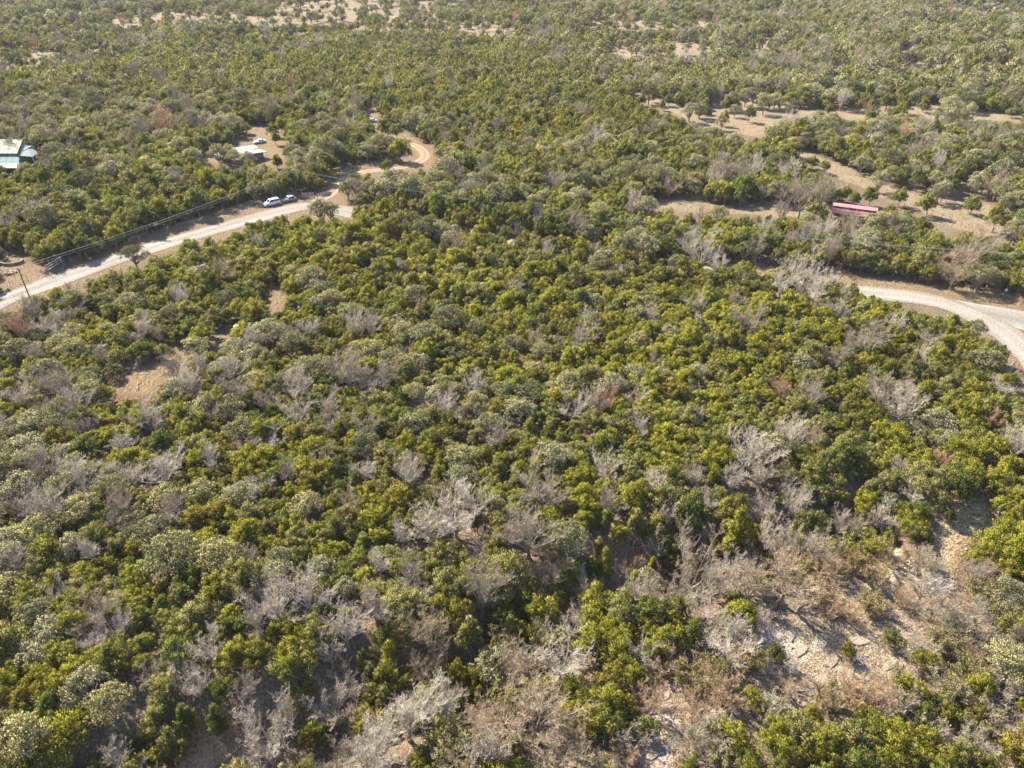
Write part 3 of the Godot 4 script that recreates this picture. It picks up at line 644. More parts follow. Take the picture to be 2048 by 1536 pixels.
const NATURAL := {"juniper": 2.15, "oak": 3.0, "bare": 2.6, "brush": 1.9}
var plants := []      # {k, x, z, r, tint, named}
var cells := {}

func crowded(x: float, z: float, r: float, share: float) -> bool:
	var cx := int(floor(x / 6.0))
	var cz := int(floor(z / 6.0))
	for i in range(cx - 1, cx + 2):
		for j in range(cz - 1, cz + 2):
			for p in cells.get(Vector2i(i, j), []):
				var lim: float = (r + p.r) * share
				if (p.x - x) * (p.x - x) + (p.z - z) * (p.z - z) < lim * lim: return true
	return false

func plant(k: String, x: float, z: float, r: float, tint: int, named: bool) -> void:
	var p := {"k": k, "x": x, "z": z, "r": r, "tint": tint, "named": named, "id": plants.size()}
	plants.append(p)
	var key := Vector2i(int(floor(x / 6.0)), int(floor(z / 6.0)))
	if not cells.has(key): cells[key] = []
	cells[key].append(p)

func spots(text: String, k: String, share: float) -> void:
	for row in text.replace("\n", ";").split(";", false):
		var a := row.split_floats(" ", false)
		if k == "oak" and a[2] > 3.7:   # a wide oak seen from afar is a motte of several
			var n := clampi(int(pow(a[2] / 2.7, 2.0) * 0.8), 2, 7)
			for i in n:
				var q := Vector2(a[0], a[1]) + Vector2.from_angle(i * 2.4) * (a[2] - 2.4) * sqrt((i + 0.3) / n)
				var rr := 2.5 + 0.9 * fmod(i * 0.37 + absf(a[0]), 1.0)
				if not crowded(q.x, q.y, rr, 0.42): plant(k, q.x, q.y, rr, int(a[3]) if i % 3 else (int(a[3]) + 1) % 3, true)
			continue
		if not crowded(a[0], a[1], a[2], share): plant(k, a[0], a[1], minf(a[2], 2.3 if k == "brush" else 4.2), int(a[3]), true)

func mixture(x: float, z: float) -> PackedFloat32Array:
	var out := PackedFloat32Array([0, 0, 0, 0, 0, 0])
	var total := 0.0
	for m in mix_points:
		var s: float = 0.16 * maxf(absf(m[1]), 60.0)
		var d2: float = ((m[0] - x) * (m[0] - x) + (m[1] - z) * (m[1] - z)) / (s * s) + 0.02
		var w: float = 1.0 / (d2 * d2)
		total += w
		for i in 6: out[i] += w * m[2 + i]
	for i in 6: out[i] /= total
	return out

func on_road(x: float, z: float, r: float) -> bool:
	if z > -80.0 or z < -350.0 or x < -140.0: return false
	for rd in roads:
		if far_from(rd[0], Vector2(x, z)) < (rd[1] + r * 0.62 if x < -45.0 or x > 84.0 or z < -225.0 else 2.0 + r * 0.4): return true
	return false

func open_view(x: float, z: float, h: float, r: float) -> bool:  # a tree this tall would stand in the opening that one looks along to a clearing or an open stretch of road
	for t in [0.3, 0.6, 0.85]:
		var s: float = EYE / (EYE - h * t)
		for w in [-0.55, 0.0, 0.55]:
			var p := Vector2((x + w * r) * s, z * s)
			var f := zone_at(p)
			if f[0] != "" and f[0] != "rust" and f[1] > 0.0 and not (f[0] == "verge" and (p.x > -45.0 and p.x < 84.0 or near_side(p))): return true
			if p.y < -85.0 and p.y > -340.0 and (p.x < -52.0 or p.x > 90.0 or p.y < -215.0):
				for rd in roads:
					if far_from(rd[0], p) < rd[1] - 0.4: return true
	return false

func near_side(p: Vector2) -> bool:  # on the camera's side of the gravel road
	var best := 1e9
	var side := false
	for q in roads[0][0]:
		var d := p.distance_squared_to(q)
		if d < best: best = d; side = p.y - q.y > (q.x - p.x) * 0.5
	return side and best > 16.0

const KEEP_CLEAR := [[-172, -253, 13.0], [-162, -257, 6.0], [-95, -260, 6.5], [-94.7, -281.8, 4.5], [-60.8, -316.0, 3.5], [-58.5, -314.5, 3.0], [-59.1, -340.7, 3.5], [97.5, -202.5, 4.0], [94, -203, 3.6], [101, -199.5, 3.6], [-106.8, -147.4, 2.0], [112.3, -152.4, 2.0], [-58.3, -137.2, 1.6], [-124.8, -171, 4.0], [-121.5, -164.4, 3.0], [-62, -219, 4.5], [-71.6, -213, 4.5], [-67, -217, 4.0], [-58, -221, 3.0], [-112, -163, 2.5]]

func sow() -> void:
	spots(JUNIPER_SPOTS, "juniper", 0.35)
	spots(BARE_SPOTS, "bare", 0.45)
	spots(OAK_SPOTS, "oak", 0.45)
	spots(BRUSH_SPOTS, "brush", 0.4)
	rng.seed = 77
	var z := -12.0
	while z > -800.0:
		var step := 1.75 if z > -420.0 else 2.3
		var half := (0.58 * absf(z) + 28.0) * 1.08 + 8.0
		var x := -half
		while x < half:
			var px := x + rng.randf_range(-0.5, 0.5) * step
			var pz := z + rng.randf_range(-0.5, 0.5) * step
			x += step
			var roll := [rng.randf(), rng.randf(), rng.randf(), rng.randf(), rng.randf(), rng.randf()]
			var m := mixture(px, pz) if fmod(absf(z), 3.0) >= 0.0 else PackedFloat32Array()
			var patch := noise.get_noise_2d(px * 2.2 + 400.0, pz * 2.2)
			if roll[0] > m[4] + patch * (1.3 - m[4]): continue
			if pz < -470.0 and noise.get_noise_2d(px * 0.9 + 30.0, pz * 1.6) > 0.16 and roll[4] > 0.12: continue
			var k := "juniper"
			var o := m[0] * (1.0 + 2.4 * noise.get_noise_2d(px * 2.4, pz * 2.8 + 700.0))
			if roll[1] < o * 0.62: k = "oak"
			elif roll[1] < o * 0.62 + m[1] * 0.5: k = "bare"
			elif roll[1] < o * 0.62 + m[1] * 0.5 + m[2]: k = "brush"
			var r: float = {"juniper": 1.25 + 1.6 * roll[2] * roll[2] + 0.4 * roll[3], "oak": 1.9 + 2.0 * roll[2] * roll[3] + 0.4, "bare": 1.5 + 1.6 * roll[2], "brush": 1.0 + 1.0 * roll[2]}[k] * m[3] * (lerpf(1.0, 1.28, smoothstep(120.0, 190.0, -pz)) if k != "brush" else 1.0)
			var f := zone_at(Vector2(px, pz), noise.get_noise_2d(px * 6.0, pz * 6.0) * 1.2)
			if f[0] != "" and f[1] > -r * 0.45:
				if f[0] == "rust": 
					if k == "juniper" and roll[4] > 0.2: k = "brush"; r = minf(r, 1.6)
				elif f[0] == "field" and pz < -330.0:
					if roll[4] > 0.07: continue
				elif f[0] == "rock":
					if roll[4] > 0.06: continue
					r = minf(r, 0.9); k = "brush"
				elif f[0] == "verge" and px < 84.0 and near_side(Vector2(px, pz)):
					if open_view(px, pz, 4.6, r): continue
				elif roll[4] > 0.012: continue
			elif roll[4] > (0.05 if pz < -330.0 else 0.01) and open_view(px, pz, {"juniper": 5.0, "oak": 5.9, "bare": 5.6, "brush": 2.4}[k] * lerpf(r / NATURAL[k], 1.0, 0.2) * lerpf(1.0, 1.22, smoothstep(135.0, 200.0, -pz)), r): continue
			if crowded(px, pz, r, (0.46 if pz > -300.0 else 0.43) if k != "brush" else 0.95 if f[0] == "rust" else 0.6): continue
			if on_road(px, pz, r): continue
			var shut := false
			for q in KEEP_CLEAR:
				if Vector2(px - q[0], pz - q[1]).length() < q[2] + r * 0.5: shut = true
			if shut: continue
			var tint := 0
			var yellow := m[5] + noise.get_noise_2d(px * 1.4 + 90.0, pz * 1.4) * 0.7
			match k:
				"juniper": tint = 3 if roll[5] < 0.05 * yellow + 0.02 else 1 if roll[5] < yellow * lerpf(0.68, 0.35, smoothstep(150.0, 230.0, -pz)) + 0.05 else ([0, 0, 2, 4, 4] if pz > -170.0 else [0, 0, 2, 2, 4])[int(roll[3] * 4.99)]
				"oak": tint = [0, 0, 1, 1, 2, 3][int(roll[5] * 5.99)]
				"bare": tint = [0, 0, 1, 1, 2][int(roll[5] * 4.99)] if roll[4] > 0.03 else 3
				"brush": tint = [0, 1, 2, 2][int(roll[5] * 3.99)]
			plant(k, px, pz, r, tint, false)
		z -= step

# ---------------------------------------------------------------- how one would find a tree in the picture
const FINDS := [
	[-7.7, -68.0, "the big white leafless tree at the ravine edge"], [11.0, -58.0, "the tall golden juniper in the ravine"],
	[-10.1, -76.1, "the big white tree by the ravine"],
	[10.0, -58.9, "the golden juniper in the ravine"],
	[37.8, -54.0, "the pale rock slope"],
	[62.4, -75.1, "the straw-coloured clearing"],
	[53.2, -68.6, "the white rocky path"],
	[15.2, -45.9, "the lower edge rock patch"],
	[-67.3, -113.8, "the bare dirt patch in the left woods"],
	[-51.7, -146.4, "the orange grass gap in the woods"],
	[-97.8, -134.9, "the foot of the left roadside pole"],
	[-57.6, -130.6, "the round white tub"],
	[65.1, -151.4, "the purple-grey thicket near the road"],
	[94.5, -124.6, "the right road bend"],
	[3.8, -54.7, "the fallen twiggy tree in the ravine"],
	[24.3, -69.5, "the round grey tree over the ravine"],
	[-10.8, -45.9, "the bottom edge grey thicket"],
	[-26.4, -46.5, "the white forked tree near the bottom edge"],
	[-44.8, -49.5, "the silvery oak at lower left"],
	[-51.0, -43.7, "the lower left corner"],
	[-38.3, -117.2, "the straw-topped oak left of centre"],
	[-43.1, -150.2, "the pair of silvery oaks below the road"],
	[-22.7, -130.6, "the silvery oak above centre"],
	[6.0, -91.1, "the silvery oak below centre"],
	[71.9, -102.0, "the grey-green oak at right"],
	[-45.9, -98.4, "the straw-green oak at left"],
	[-79.9, -98.4, "the oak clump at the left edge"],
	[24.6, -128.6, "the silvery oak right of centre"],
	[37.0, -89.3, "the bare thicket right of centre"],
	[65.8, -105.7, "the bare thicket at right"],
	[67.3, -122.7, "the twiggy gap near the right road"],
	[38.0, -68.6, "the bare trees above the rock slope"],
	[53.7, -59.3, "the olive bushes right of the rocks"],
	[51.6, -49.5, "the pale bushes at lower right"],
	[30.0, -44.3, "the lower edge juniper clump"],
	[66.4, -72.2, "the bright junipers at the right edge"],
	[-24.8, -60.4, "the bleached trees left of the ravine"],
	[-42.3, -55.3, "the dead branches at lower left"],
	[-29.4, -112.1, "the grey dead thicket left of centre"],
	[-48.3, -108.8, "the purple twigs at left"],
	[-53.0, -86.9, "the bleached twigs at left"],
	[3.2, -108.8, "the dark oak near the centre"],
	[3.4, -82.9, "the tree beyond the golden juniper"],
	[-66.9, -258.8, "the oak hill above the silver hatchback"],
	[-46.9, -265.1, "the oaks inside the drive bend"],
	[-24.6, -216.6, "the oak row above the road"],
	[-96.7, -265.1, "the white-roofed house"],
	[-174.8, -258.8, "the cream-roofed house"],
	[97.1, -201.6, "the red shed"],
	[102.0, -190.0, "the broad oak beside the red shed"],
	[109.5, -165.2, "the big grey bush by the right junction"],
	[98.0, -315.5, "the lone round juniper in the pasture"],
	[123.3, -304.6, "the oak island in the pasture"],
	[150.2, -278.4, "the white dead tree at far right"],
	[130.8, -231.0, "the pasture bushes near the field"],
	[94.6, -463.1, "the far pasture oaks"],
	[137.3, -403.0, "the far grey thicket"],
	[-232.4, -480.7, "the far left clearing"],
	[-287.4, -499.6, "the far left spreading oak"],
	[-113.4, -471.7, "the far twin grey trees"],
	[-116.9, -304.6, "the oaks left of the dirt lot"],
	[-149.2, -300.6, "the oaks behind the left house"],
	[-152.0, -236.1, "the straw-green oak below the left house"],
	[-106.8, -212.1, "the juniper belt along the left road"],
	[-72.4, -156.7, "the juniper stand below the left road"],
	[-2.8, -156.7, "the juniper stand below the road centre"],
	[28.1, -171.3, "the oaks where the road disappears"],
	[45.5, -165.2, "the grey twigs on the road edge"],
	[70.9, -226.0, "the grey twigs before the red shed"],
	[22.4, -265.1, "the green hillside beyond the drive"],
	[-31.8, -403.0, "the far green hillside"],
	[29.7, -141.6, "the juniper slope above centre"],
	[43.6, -113.8, "the yellow-green slope at right"],
	[22.7, -97.0, "the juniper slope below centre"],
	[-5.3, -98.4, "the mixed trees at centre"],
	[-28.8, -88.1, "the junipers below left of centre"],
	[-63.4, -80.2, "the trees at the left edge"],
	[-42.1, -71.3, "the lower left junipers"],
	[-53.9, -63.5, "the lower left oaks"],
	[16.4, -80.2, "the junipers above the ravine"],
	[58.0, -93.1, "the junipers above the straw clearing"],
	[80.8, -124.6, "the juniper point by the right road"],
]
const ORDER := ["", "second ", "third ", "fourth ", "fifth ", "sixth ", "seventh ", "eighth ", "ninth ", "tenth ", "eleventh ", "twelfth ", "thirteenth ", "fourteenth ", "fifteenth "]
const KIND_NAME := {"juniper": "juniper_tree", "oak": "live_oak_tree", "bare": "bare_tree", "brush": "brush_bush"}
const KIND_WORD := {"juniper": "juniper", "oak": "live oak", "bare": "leafless tree", "brush": "twiggy bush"}
const KIND_CATEGORY := {"juniper": "tree", "oak": "tree", "bare": "tree", "brush": "bush"}
const KIND_GROUP := {"juniper": "junipers of the near woodland", "oak": "live oaks among the junipers", "bare": "leafless trees in the woodland", "brush": "twiggy bushes on the rocky slope"}

func seen_at(x: float, y: float, z: float) -> Vector3:  # across, up (each within 1 when in the frame) and depth
	var p := deg_to_rad(PITCH)
	var depth := -z * cos(p) + (EYE - y) * sin(p)
	var up := (y - EYE) * cos(p) - z * sin(p)
	var t := tan(deg_to_rad(27.5))
	return Vector3(x / (depth * t * 4.0 / 3.0), up / (depth * t), depth)

func choose() -> Dictionary:
	var picked := {}
	for k in ["juniper", "oak", "bare", "brush"]:
		var list := []
		for p in plants:
			if p.k != k: continue
			var s := seen_at(p.x, land(p.x, p.z) + p.r, p.z)
			if absf(s.x) > 0.985 or absf(s.y) > 0.985: continue
			p["show"] = p.r / s.z * (1.6 if p.named else 1.0)
			p["depth"] = s.z
			list.append(p)
		list.sort_custom(func(a, b): return a.show > b.show)
		for p in list.slice(0, 295): picked[p.id] = p
	# words that single each one out
	var taken := {}
	var order := picked.values()
	for p in order:
		var best := 1e9
		var at := []
		for f in FINDS:
			var d := Vector2(p.x - f[0], (p.z - f[1]) * 0.8).length()
			if d < best: best = d; at = f
		p["gap"] = best
		p["find"] = at
	order.sort_custom(func(a, b): return a.gap < b.gap)
	for p in order:
		var at: Array = p.find
		var dx: float = p.x - at[0]
		var dz: float = p.z - at[1]
		var side: String = "left of" if absf(dx) > absf(dz) and dx < 0 else "right of" if absf(dx) > absf(dz) else "behind" if dz < 0 else "in front of"
		if p.gap < 0.8: side = "at"
		var size: String = "large" if p.r > NATURAL[p.k] * 1.15 else "small" if p.r < NATURAL[p.k] * 0.82 else "medium"
		var words: Array = {"juniper": JUNIPER_WORDS, "oak": OAK_WORDS, "bare": BARE_WORDS, "brush": BRUSH_WORDS}[p.k]
		var look: String = ("%s %s %s" % [size, words[p.tint], KIND_WORD[p.k]]).trim_prefix("medium ")
		var key := look + side + str(at[2])
		var n: int = taken.get(key, 0)
		taken[key] = n + 1
		var label := "%s %s %s" % [look, side, at[2]]
		if n > 0: label = "%s%s %s %s" % [ORDER[mini(n, 14)], look, side, at[2]]
		p["label"] = label
	return picked

func foliage(p: Dictionary) -> Dictionary:
	var s := seen_at(p.x, 0.0, p.z)
	var book: Array = stock[p.k] if s.z < 340.0 else far_stock[p.k]
	rng.seed = int(p.x * 131.0) * 7919 + int(p.z * 173.0)
	var which := rng.randi() % book.size()
	if p.k == "juniper" and book == stock.juniper and which >= 7 and land(p.x, p.z) > -1.5: which -= 5
	var f: float = p.r / NATURAL[p.k]
	var deep := land(p.x, p.z)
	var up := f * rng.randf_range(0.88, 1.16) * (1.0 + clampf(-deep, 0.0, 4.0) * 0.09)
	if p.k != "brush": up = lerpf(up, 1.0, 0.3) * lerpf(1.0, 1.28, smoothstep(135.0, 200.0, -p.z))
	var b := Basis(Vector3.UP, rng.randf() * TAU).scaled(Vector3(f * rng.randf_range(0.92, 1.08), up, f))
	return {"which": which, "far": s.z >= 340.0, "book": book, "xf": Transform3D(b, Vector3(p.x, deep, p.z))}

func plant_all() -> void:
	var picked := choose()
	var rest := {}
	var sheets := {}
	for p in plants:
		var f := foliage(p)
		var e: Dictionary = f.book[f.which]
		var tints: Array = {"juniper": JUNIPER_TINTS, "oak": OAK_TINTS, "bare": BARE_TINTS, "brush": BRUSH_TINTS}[p.k]
		if picked.has(p.id):
			var o := thing(KIND_NAME[p.k], p.label, KIND_CATEGORY[p.k], f.xf.origin, 0.0, KIND_GROUP[p.k])
			o.transform = f.xf
			var wood_m: Material = M.juniper_wood if p.k == "juniper" else M.oak_wood if p.k == "oak" else M[p.k][p.tint]
			part("trunk" if p.k != "brush" else "stems", e.wood, o, wood_m)
			if e.crown: part("crown" if p.k in ["juniper", "oak"] else "leaves", e.crown, o, M[p.k][p.tint] if p.k in ["juniper", "oak"] else M.sparse_leaf)
		else:
			var key := "%s %s %d" % [p.k, f.far, f.which]
			if not rest.has(key): rest[key] = [e.all, [], []]
			rest[key][1].append(f.xf)
			var c: Color = tints[p.tint]
			var v := 1.0 + noise.get_noise_2d(p.x * 37.0, p.z * 37.0) * 0.4 + noise.get_noise_2d(p.x * 1.5, p.z * 2.5) * 0.35
			rest[key][2].append(Color(c.r * v, c.g * v, c.b * v))
	for key in rest:
		var mm := MultiMesh.new()
		mm.transform_format = MultiMesh.TRANSFORM_3D
		mm.use_colors = true
		mm.mesh = rest[key][0]
		mm.instance_count = rest[key][1].size()
		for i in mm.instance_count:
			mm.set_instance_transform(i, rest[key][1][i])
			mm.set_instance_color(i, rest[key][2][i])
		var o := MultiMeshInstance3D.new()
		o.multimesh = mm
		var kk: String = key.split(" ")[0]
		o.name = numbered({"juniper": "juniper_woodland", "oak": "oak_woodland", "bare": "leafless_woodland", "brush": "brush_undergrowth"}[kk])
		add_child(o)
		kind(o, "stuff")
	print("plants ", plants.size(), " named ", picked.size(), " sets ", rest.size())

# ---------------------------------------------------------------- built things
func loft(g: Geo, rings: Array, out: Vector3, col := Color.WHITE) -> void:
	for i in rings.size() - 1:
		var n: int = rings[i].size()
		var ca := Vector3.ZERO
		for p in rings[i]: ca += p / n
		for p in rings[i + 1]: ca += p / n
		ca *= 0.5
		for k in n:
			var a: Vector3 = rings[i][k]
			var b: Vector3 = rings[i][(k + 1) % n]
			var d: Vector3 = rings[i + 1][(k + 1) % n]
			var e: Vector3 = rings[i + 1][k]
			g.quad(a, b, d, e, (a + b + d + e) * 0.25 - ca, col)
	for e in [0, rings.size() - 1]:
		var c := Vector3.ZERO
		for p in rings[e]: c += p / rings[e].size()
		for k in rings[e].size(): g.flat(c, rings[e][k], rings[e][(k + 1) % rings[e].size()], out * (-1.0 if e == 0 else 1.0), col)

# A car with its nose along -x: length, width, heights; cabin outline in x (nose is negative).
func car(label: String, word: String, at: Vector3, turn: float, body_m: Material, length: float, width: float, belt: float, top: float, cabin: Array, tail_open := 0.0) -> Node3D:
	var t := thing("parked_%s" % word, label, {"suv": "car", "hatchback": "car", "sedan": "car", "pickup": "truck"}[word], at, turn, "vehicles parked by the woods")
	var g := Geo.new()
	var hl := length / 2.0
	var rings := []
	for s in [[-hl, 0.42, belt * 0.72, 0.82], [-hl + 0.12, 0.30, belt * 0.86, 0.93], [-hl + 0.7, 0.28, belt * 0.97, 1.0], [cabin[0], 0.28, belt, 1.0], [cabin[3], 0.28, belt, 1.0], [hl - 0.1, 0.32, belt - tail_open, 0.95], [hl, 0.45, belt * 0.9 - tail_open, 0.88]]:
		var w: float = width / 2.0 * s[3]
		rings.append([Vector3(s[0], s[1], -w * 0.92), Vector3(s[0], s[1] + 0.15, -w), Vector3(s[0], s[2] - 0.16, -w), Vector3(s[0], s[2], -w * 0.86), Vector3(s[0], s[2], w * 0.86), Vector3(s[0], s[2] - 0.16, w), Vector3(s[0], s[1] + 0.15, w), Vector3(s[0], s[1], w * 0.92)])
	loft(g, rings, Vector3.RIGHT)
	obj("body", g, body_m, t)
	# cabin: roof panel and pillars in body colour, glass set a little proud between them
	var c := Geo.new()
	var wb := width * 0.45
	var wt := width * 0.38
	var lower := [Vector3(cabin[0], belt - 0.02, -wb), Vector3(cabin[0], belt - 0.02, wb), Vector3(cabin[3], belt - 0.02, wb), Vector3(cabin[3], belt - 0.02, -wb)]
	var upper := [Vector3(cabin[1], top - 0.06, -wt), Vector3(cabin[1], top - 0.06, wt), Vector3(cabin[2], top - 0.06, wt), Vector3(cabin[2], top - 0.06, -wt)]
	var crown := [Vector3(cabin[1] + 0.15, top, -wt * 0.85), Vector3(cabin[1] + 0.15, top, wt * 0.85), Vector3(cabin[2] - 0.12, top, wt * 0.85), Vector3(cabin[2] - 0.12, top, -wt * 0.85)]
	loft(c, [lower, upper, crown], Vector3.UP)
	obj("roof", c, body_m, t)
	for f in [[0, 1, "windshield"], [2, 3, "rear_window"]]:
		var w := Geo.new()
		var o: Vector3 = (lower[f[0]] + lower[f[1]] + upper[f[0]] + upper[f[1]]) * 0.25 - Vector3((cabin[0] + cabin[3]) / 2, (belt + top) / 2, 0)
		o.y = absf(o.x) * 0.5; o = o.normalized()
		var q := []
		for m in [[f[0], f[1], 0.1, 0.14], [f[1], f[0], 0.1, 0.14], [f[1], f[0], 0.1, 0.9], [f[0], f[1], 0.1, 0.9]]:
			q.append((lower[m[0]].lerp(lower[m[1]], m[2])).lerp(upper[m[0]].lerp(upper[m[1]], m[2]), m[3]) + o * 0.015)
		w.quad(q[0], q[1], q[2], q[3], o)
		obj(f[2], w, M.glass, t)
	for side in [-1.0, 1.0]:
		var panes: Array = [[0.06, 0.46], [0.5, 0.74], [0.78, 0.95]] if cabin.size() > 4 else [[0.1, 0.5], [0.54, 0.9]]
		for pr in panes:
			var w := Geo.new()
			var q := []
			for m in [[pr[0], 0.16], [pr[1], 0.16], [pr[1], 0.86], [pr[0], 0.86]]:
				var lo := Vector3(lerpf(cabin[0], cabin[3], m[0]), belt - 0.02, side * wb)
				var hi := Vector3(lerpf(cabin[1], cabin[2], m[0]), top - 0.06, side * wt)
				q.append(lo.lerp(hi, m[1]) + Vector3(0, 0.004, side * 0.015))
			w.quad(q[0], q[1], q[2], q[3], Vector3(0, 0.2, side))
			obj("side_window", w, M.glass, t)
		for x in [-hl * 0.62, hl * 0.6]:
			var ty := Geo.new()
			var z0: float = side * width * 0.5
			ty.tube(Vector3(x, 0.36, z0 - side * 0.22), Vector3(x, 0.36, z0 + side * 0.02), 0.36, 0.36, 16, Color.WHITE, true)
			var wheel := obj("wheel", ty, M.rubber, t)
			var rim := Geo.new()
			rim.tube(Vector3(x, 0.36, z0), Vector3(x, 0.36, z0 + side * 0.035), 0.22, 0.2, 12, Color.WHITE, true)
			obj("rim", rim, M.steel, wheel)
		var hg := Geo.new()
		hg.box(Vector3(-hl + 0.06, belt * 0.7, side * width * 0.34), Vector3(0.12, 0.18, width * 0.18), 0.0, Color.WHITE, 0.02)
		obj("headlight", hg, M.lens, t)
		var tg := Geo.new()
		tg.box(Vector3(hl - 0.04, belt * 0.72 - tail_open * 0.5, side * width * 0.38), Vector3(0.1, 0.24, width * 0.1), 0.0, Color.WHITE, 0.02)
		obj("taillight", tg, M.taillight, t)
		var mg := Geo.new()
		mg.box(Vector3(cabin[0] + 0.45, belt + 0.1, side * (width * 0.5 + 0.08)), Vector3(0.1, 0.14, 0.2), 0.0, Color.WHITE, 0.02)
		obj("mirror", mg, body_m, t)
	var gr := Geo.new()
	gr.box(Vector3(-hl - 0.005, belt * 0.62, 0), Vector3(0.04, 0.2, width * 0.42))
	obj("grille", gr, M.black, t)
	for sg in [-1.0, 1.0]:
		var bg := Geo.new()
		bg.box(Vector3(sg * (hl - 0.02), 0.42, 0), Vector3(0.16, 0.2, width * 0.88), 0.0, Color.WHITE, 0.04)
		obj("bumper", bg, M.bumper, t)
	return t

func pole(called: String, label: String, at: Vector3, h: float, arm: bool, arm_turn: float, r := 0.15) -> Node3D:
	var t := thing(called, label, "pole", at, arm_turn, "")
	var g := Geo.new()
	g.tube(Vector3(0, -0.6, 0), Vector3(0, h, 0), r, r * 0.72, 12, Color.WHITE, true)
	obj("post", g, M.pole, t)
	if arm:
		var a := Geo.new()
		a.box(Vector3(0, h - 0.35, 0), Vector3(1.7, 0.12, 0.1), 0.0, Color.WHITE, 0.015)
		obj("crossarm", a, M.pole, t)
		for x in [-0.75, 0.0, 0.75]:
			var ins := Geo.new()
			var y := h - 0.29 if x != 0.0 else h
			ins.tube(Vector3(x, y, 0), Vector3(x, y + 0.13, 0), 0.06, 0.075, 8, Color.WHITE, true)
			ins.tube(Vector3(x, y + 0.13, 0), Vector3(x, y + 0.2, 0), 0.05, 0.02, 8, Color.WHITE, true)
			obj("insulator", ins, M.porcelain, t)
	return t

func wire(label: String, a: Vector3, b: Vector3, sag: float, r := 0.025) -> void:
	var g := Geo.new()
	var n := 26
	var last := a
	for i in range(1, n + 1):
		var t := float(i) / n
		var p := a.lerp(b, t) - Vector3(0, 4.0 * sag * t * (1.0 - t), 0)
		g.tube(last, p, r, r, 5)
		last = p
	tag(obj("power_line", g, M.cable), label, "power line", "power lines along the gravel road")

func gate(label: String, a: Vector3, b: Vector3, h: float, low: float, bars: int) -> void:
	var t := thing("pipe_gate", label, "gate", a)
	var d := b - a
	for e in [Vector3.ZERO, d]:
		var g := Geo.new()
		g.tube(e - Vector3(0, 0.4, 0), e + Vector3(0, h + 0.12, 0), 0.085, 0.085, 8, Color.WHITE, true)
		obj("gate_post", g, M.pipe, t)
	for k in bars:
		var y := lerpf(low, h, float(k) / (bars - 1))
		var g := Geo.new()
		g.tube(Vector3(0, y, 0) + d * 0.01, Vector3(0, y, 0) + d * 0.99, 0.038, 0.038, 8, Color.WHITE, true)
		obj("rail", g, M.white_pipe, t)
	for s in [0.03, 0.36, 0.66, 0.97]:
		var g := Geo.new()
		g.tube(d * s + Vector3(0, low, 0), d * s + Vector3(0, h, 0), 0.03, 0.03, 6)
		obj("upright", g, M.white_pipe, t)

func fence(label: String, line: Array, every: float, h: float, wires: int) -> void:
	var t := thing("wire_fence", label, "fence", Vector3(line[0].x, 0, line[0].y))
	var p := smooth_line(PackedVector2Array(line), every)
	var o: Vector2 = line[0]
	for i in p.size():
		var q := p[i] - o
		var g := Geo.new()
		var lean := Vector3(rng.randf_range(-0.05, 0.05), h, rng.randf_range(-0.05, 0.05))
		g.tube(Vector3(q.x, -0.4, q.y), Vector3(q.x, 0, q.y) + lean, 0.055, 0.05, 7, Color.WHITE, true)
		obj("fence_post", g, M.greybark if i % 3 else M.pipe, t)
	for k in wires:
		var g := Geo.new()
		var y := h * (k + 0.7) / (wires + 0.1)
		for i in p.size() - 1:
			var a := p[i] - o
			var b := p[i + 1] - o
			g.tube(Vector3(a.x, y, a.y), Vector3(b.x, y, b.y), 0.008, 0.008, 3)
		obj("wire", g, M.cable, t)

func slab_roof(g: Geo, a: Vector3, b: Vector3, c: Vector3, d: Vector3, thick := 0.08) -> void:  # a roof sheet with thickness
	var n := (b - a).cross(d - a).normalized()
	if n.y < 0: n = -n
	var o := n * thick
	g.quad(a + o, b + o, c + o, d + o, n)
	g.quad(a, b, c, d, -n)
	var m := (a + b + c + d) * 0.25
	for e in [[a, b], [b, c], [c, d], [d, a]]:
		g.quad(e[0], e[1], e[1] + o, e[0] + o, (e[0] + e[1]) * 0.5 - m)

func seams(t: Node3D, a: Vector3, b: Vector3, c: Vector3, d: Vector3, n: int, mat: Material, parent: Node) -> void:  # standing seams from edge a-b down to edge d-c
	for k in n + 1:
		var f := float(k) / n
		var g := Geo.new()
		var up := Vector3(0, 0.115, 0)
		g.tube(a.lerp(b, f) + up, d.lerp(c, f) + up, 0.035, 0.035, 4)
		obj("roof_seam", g, mat, parent)

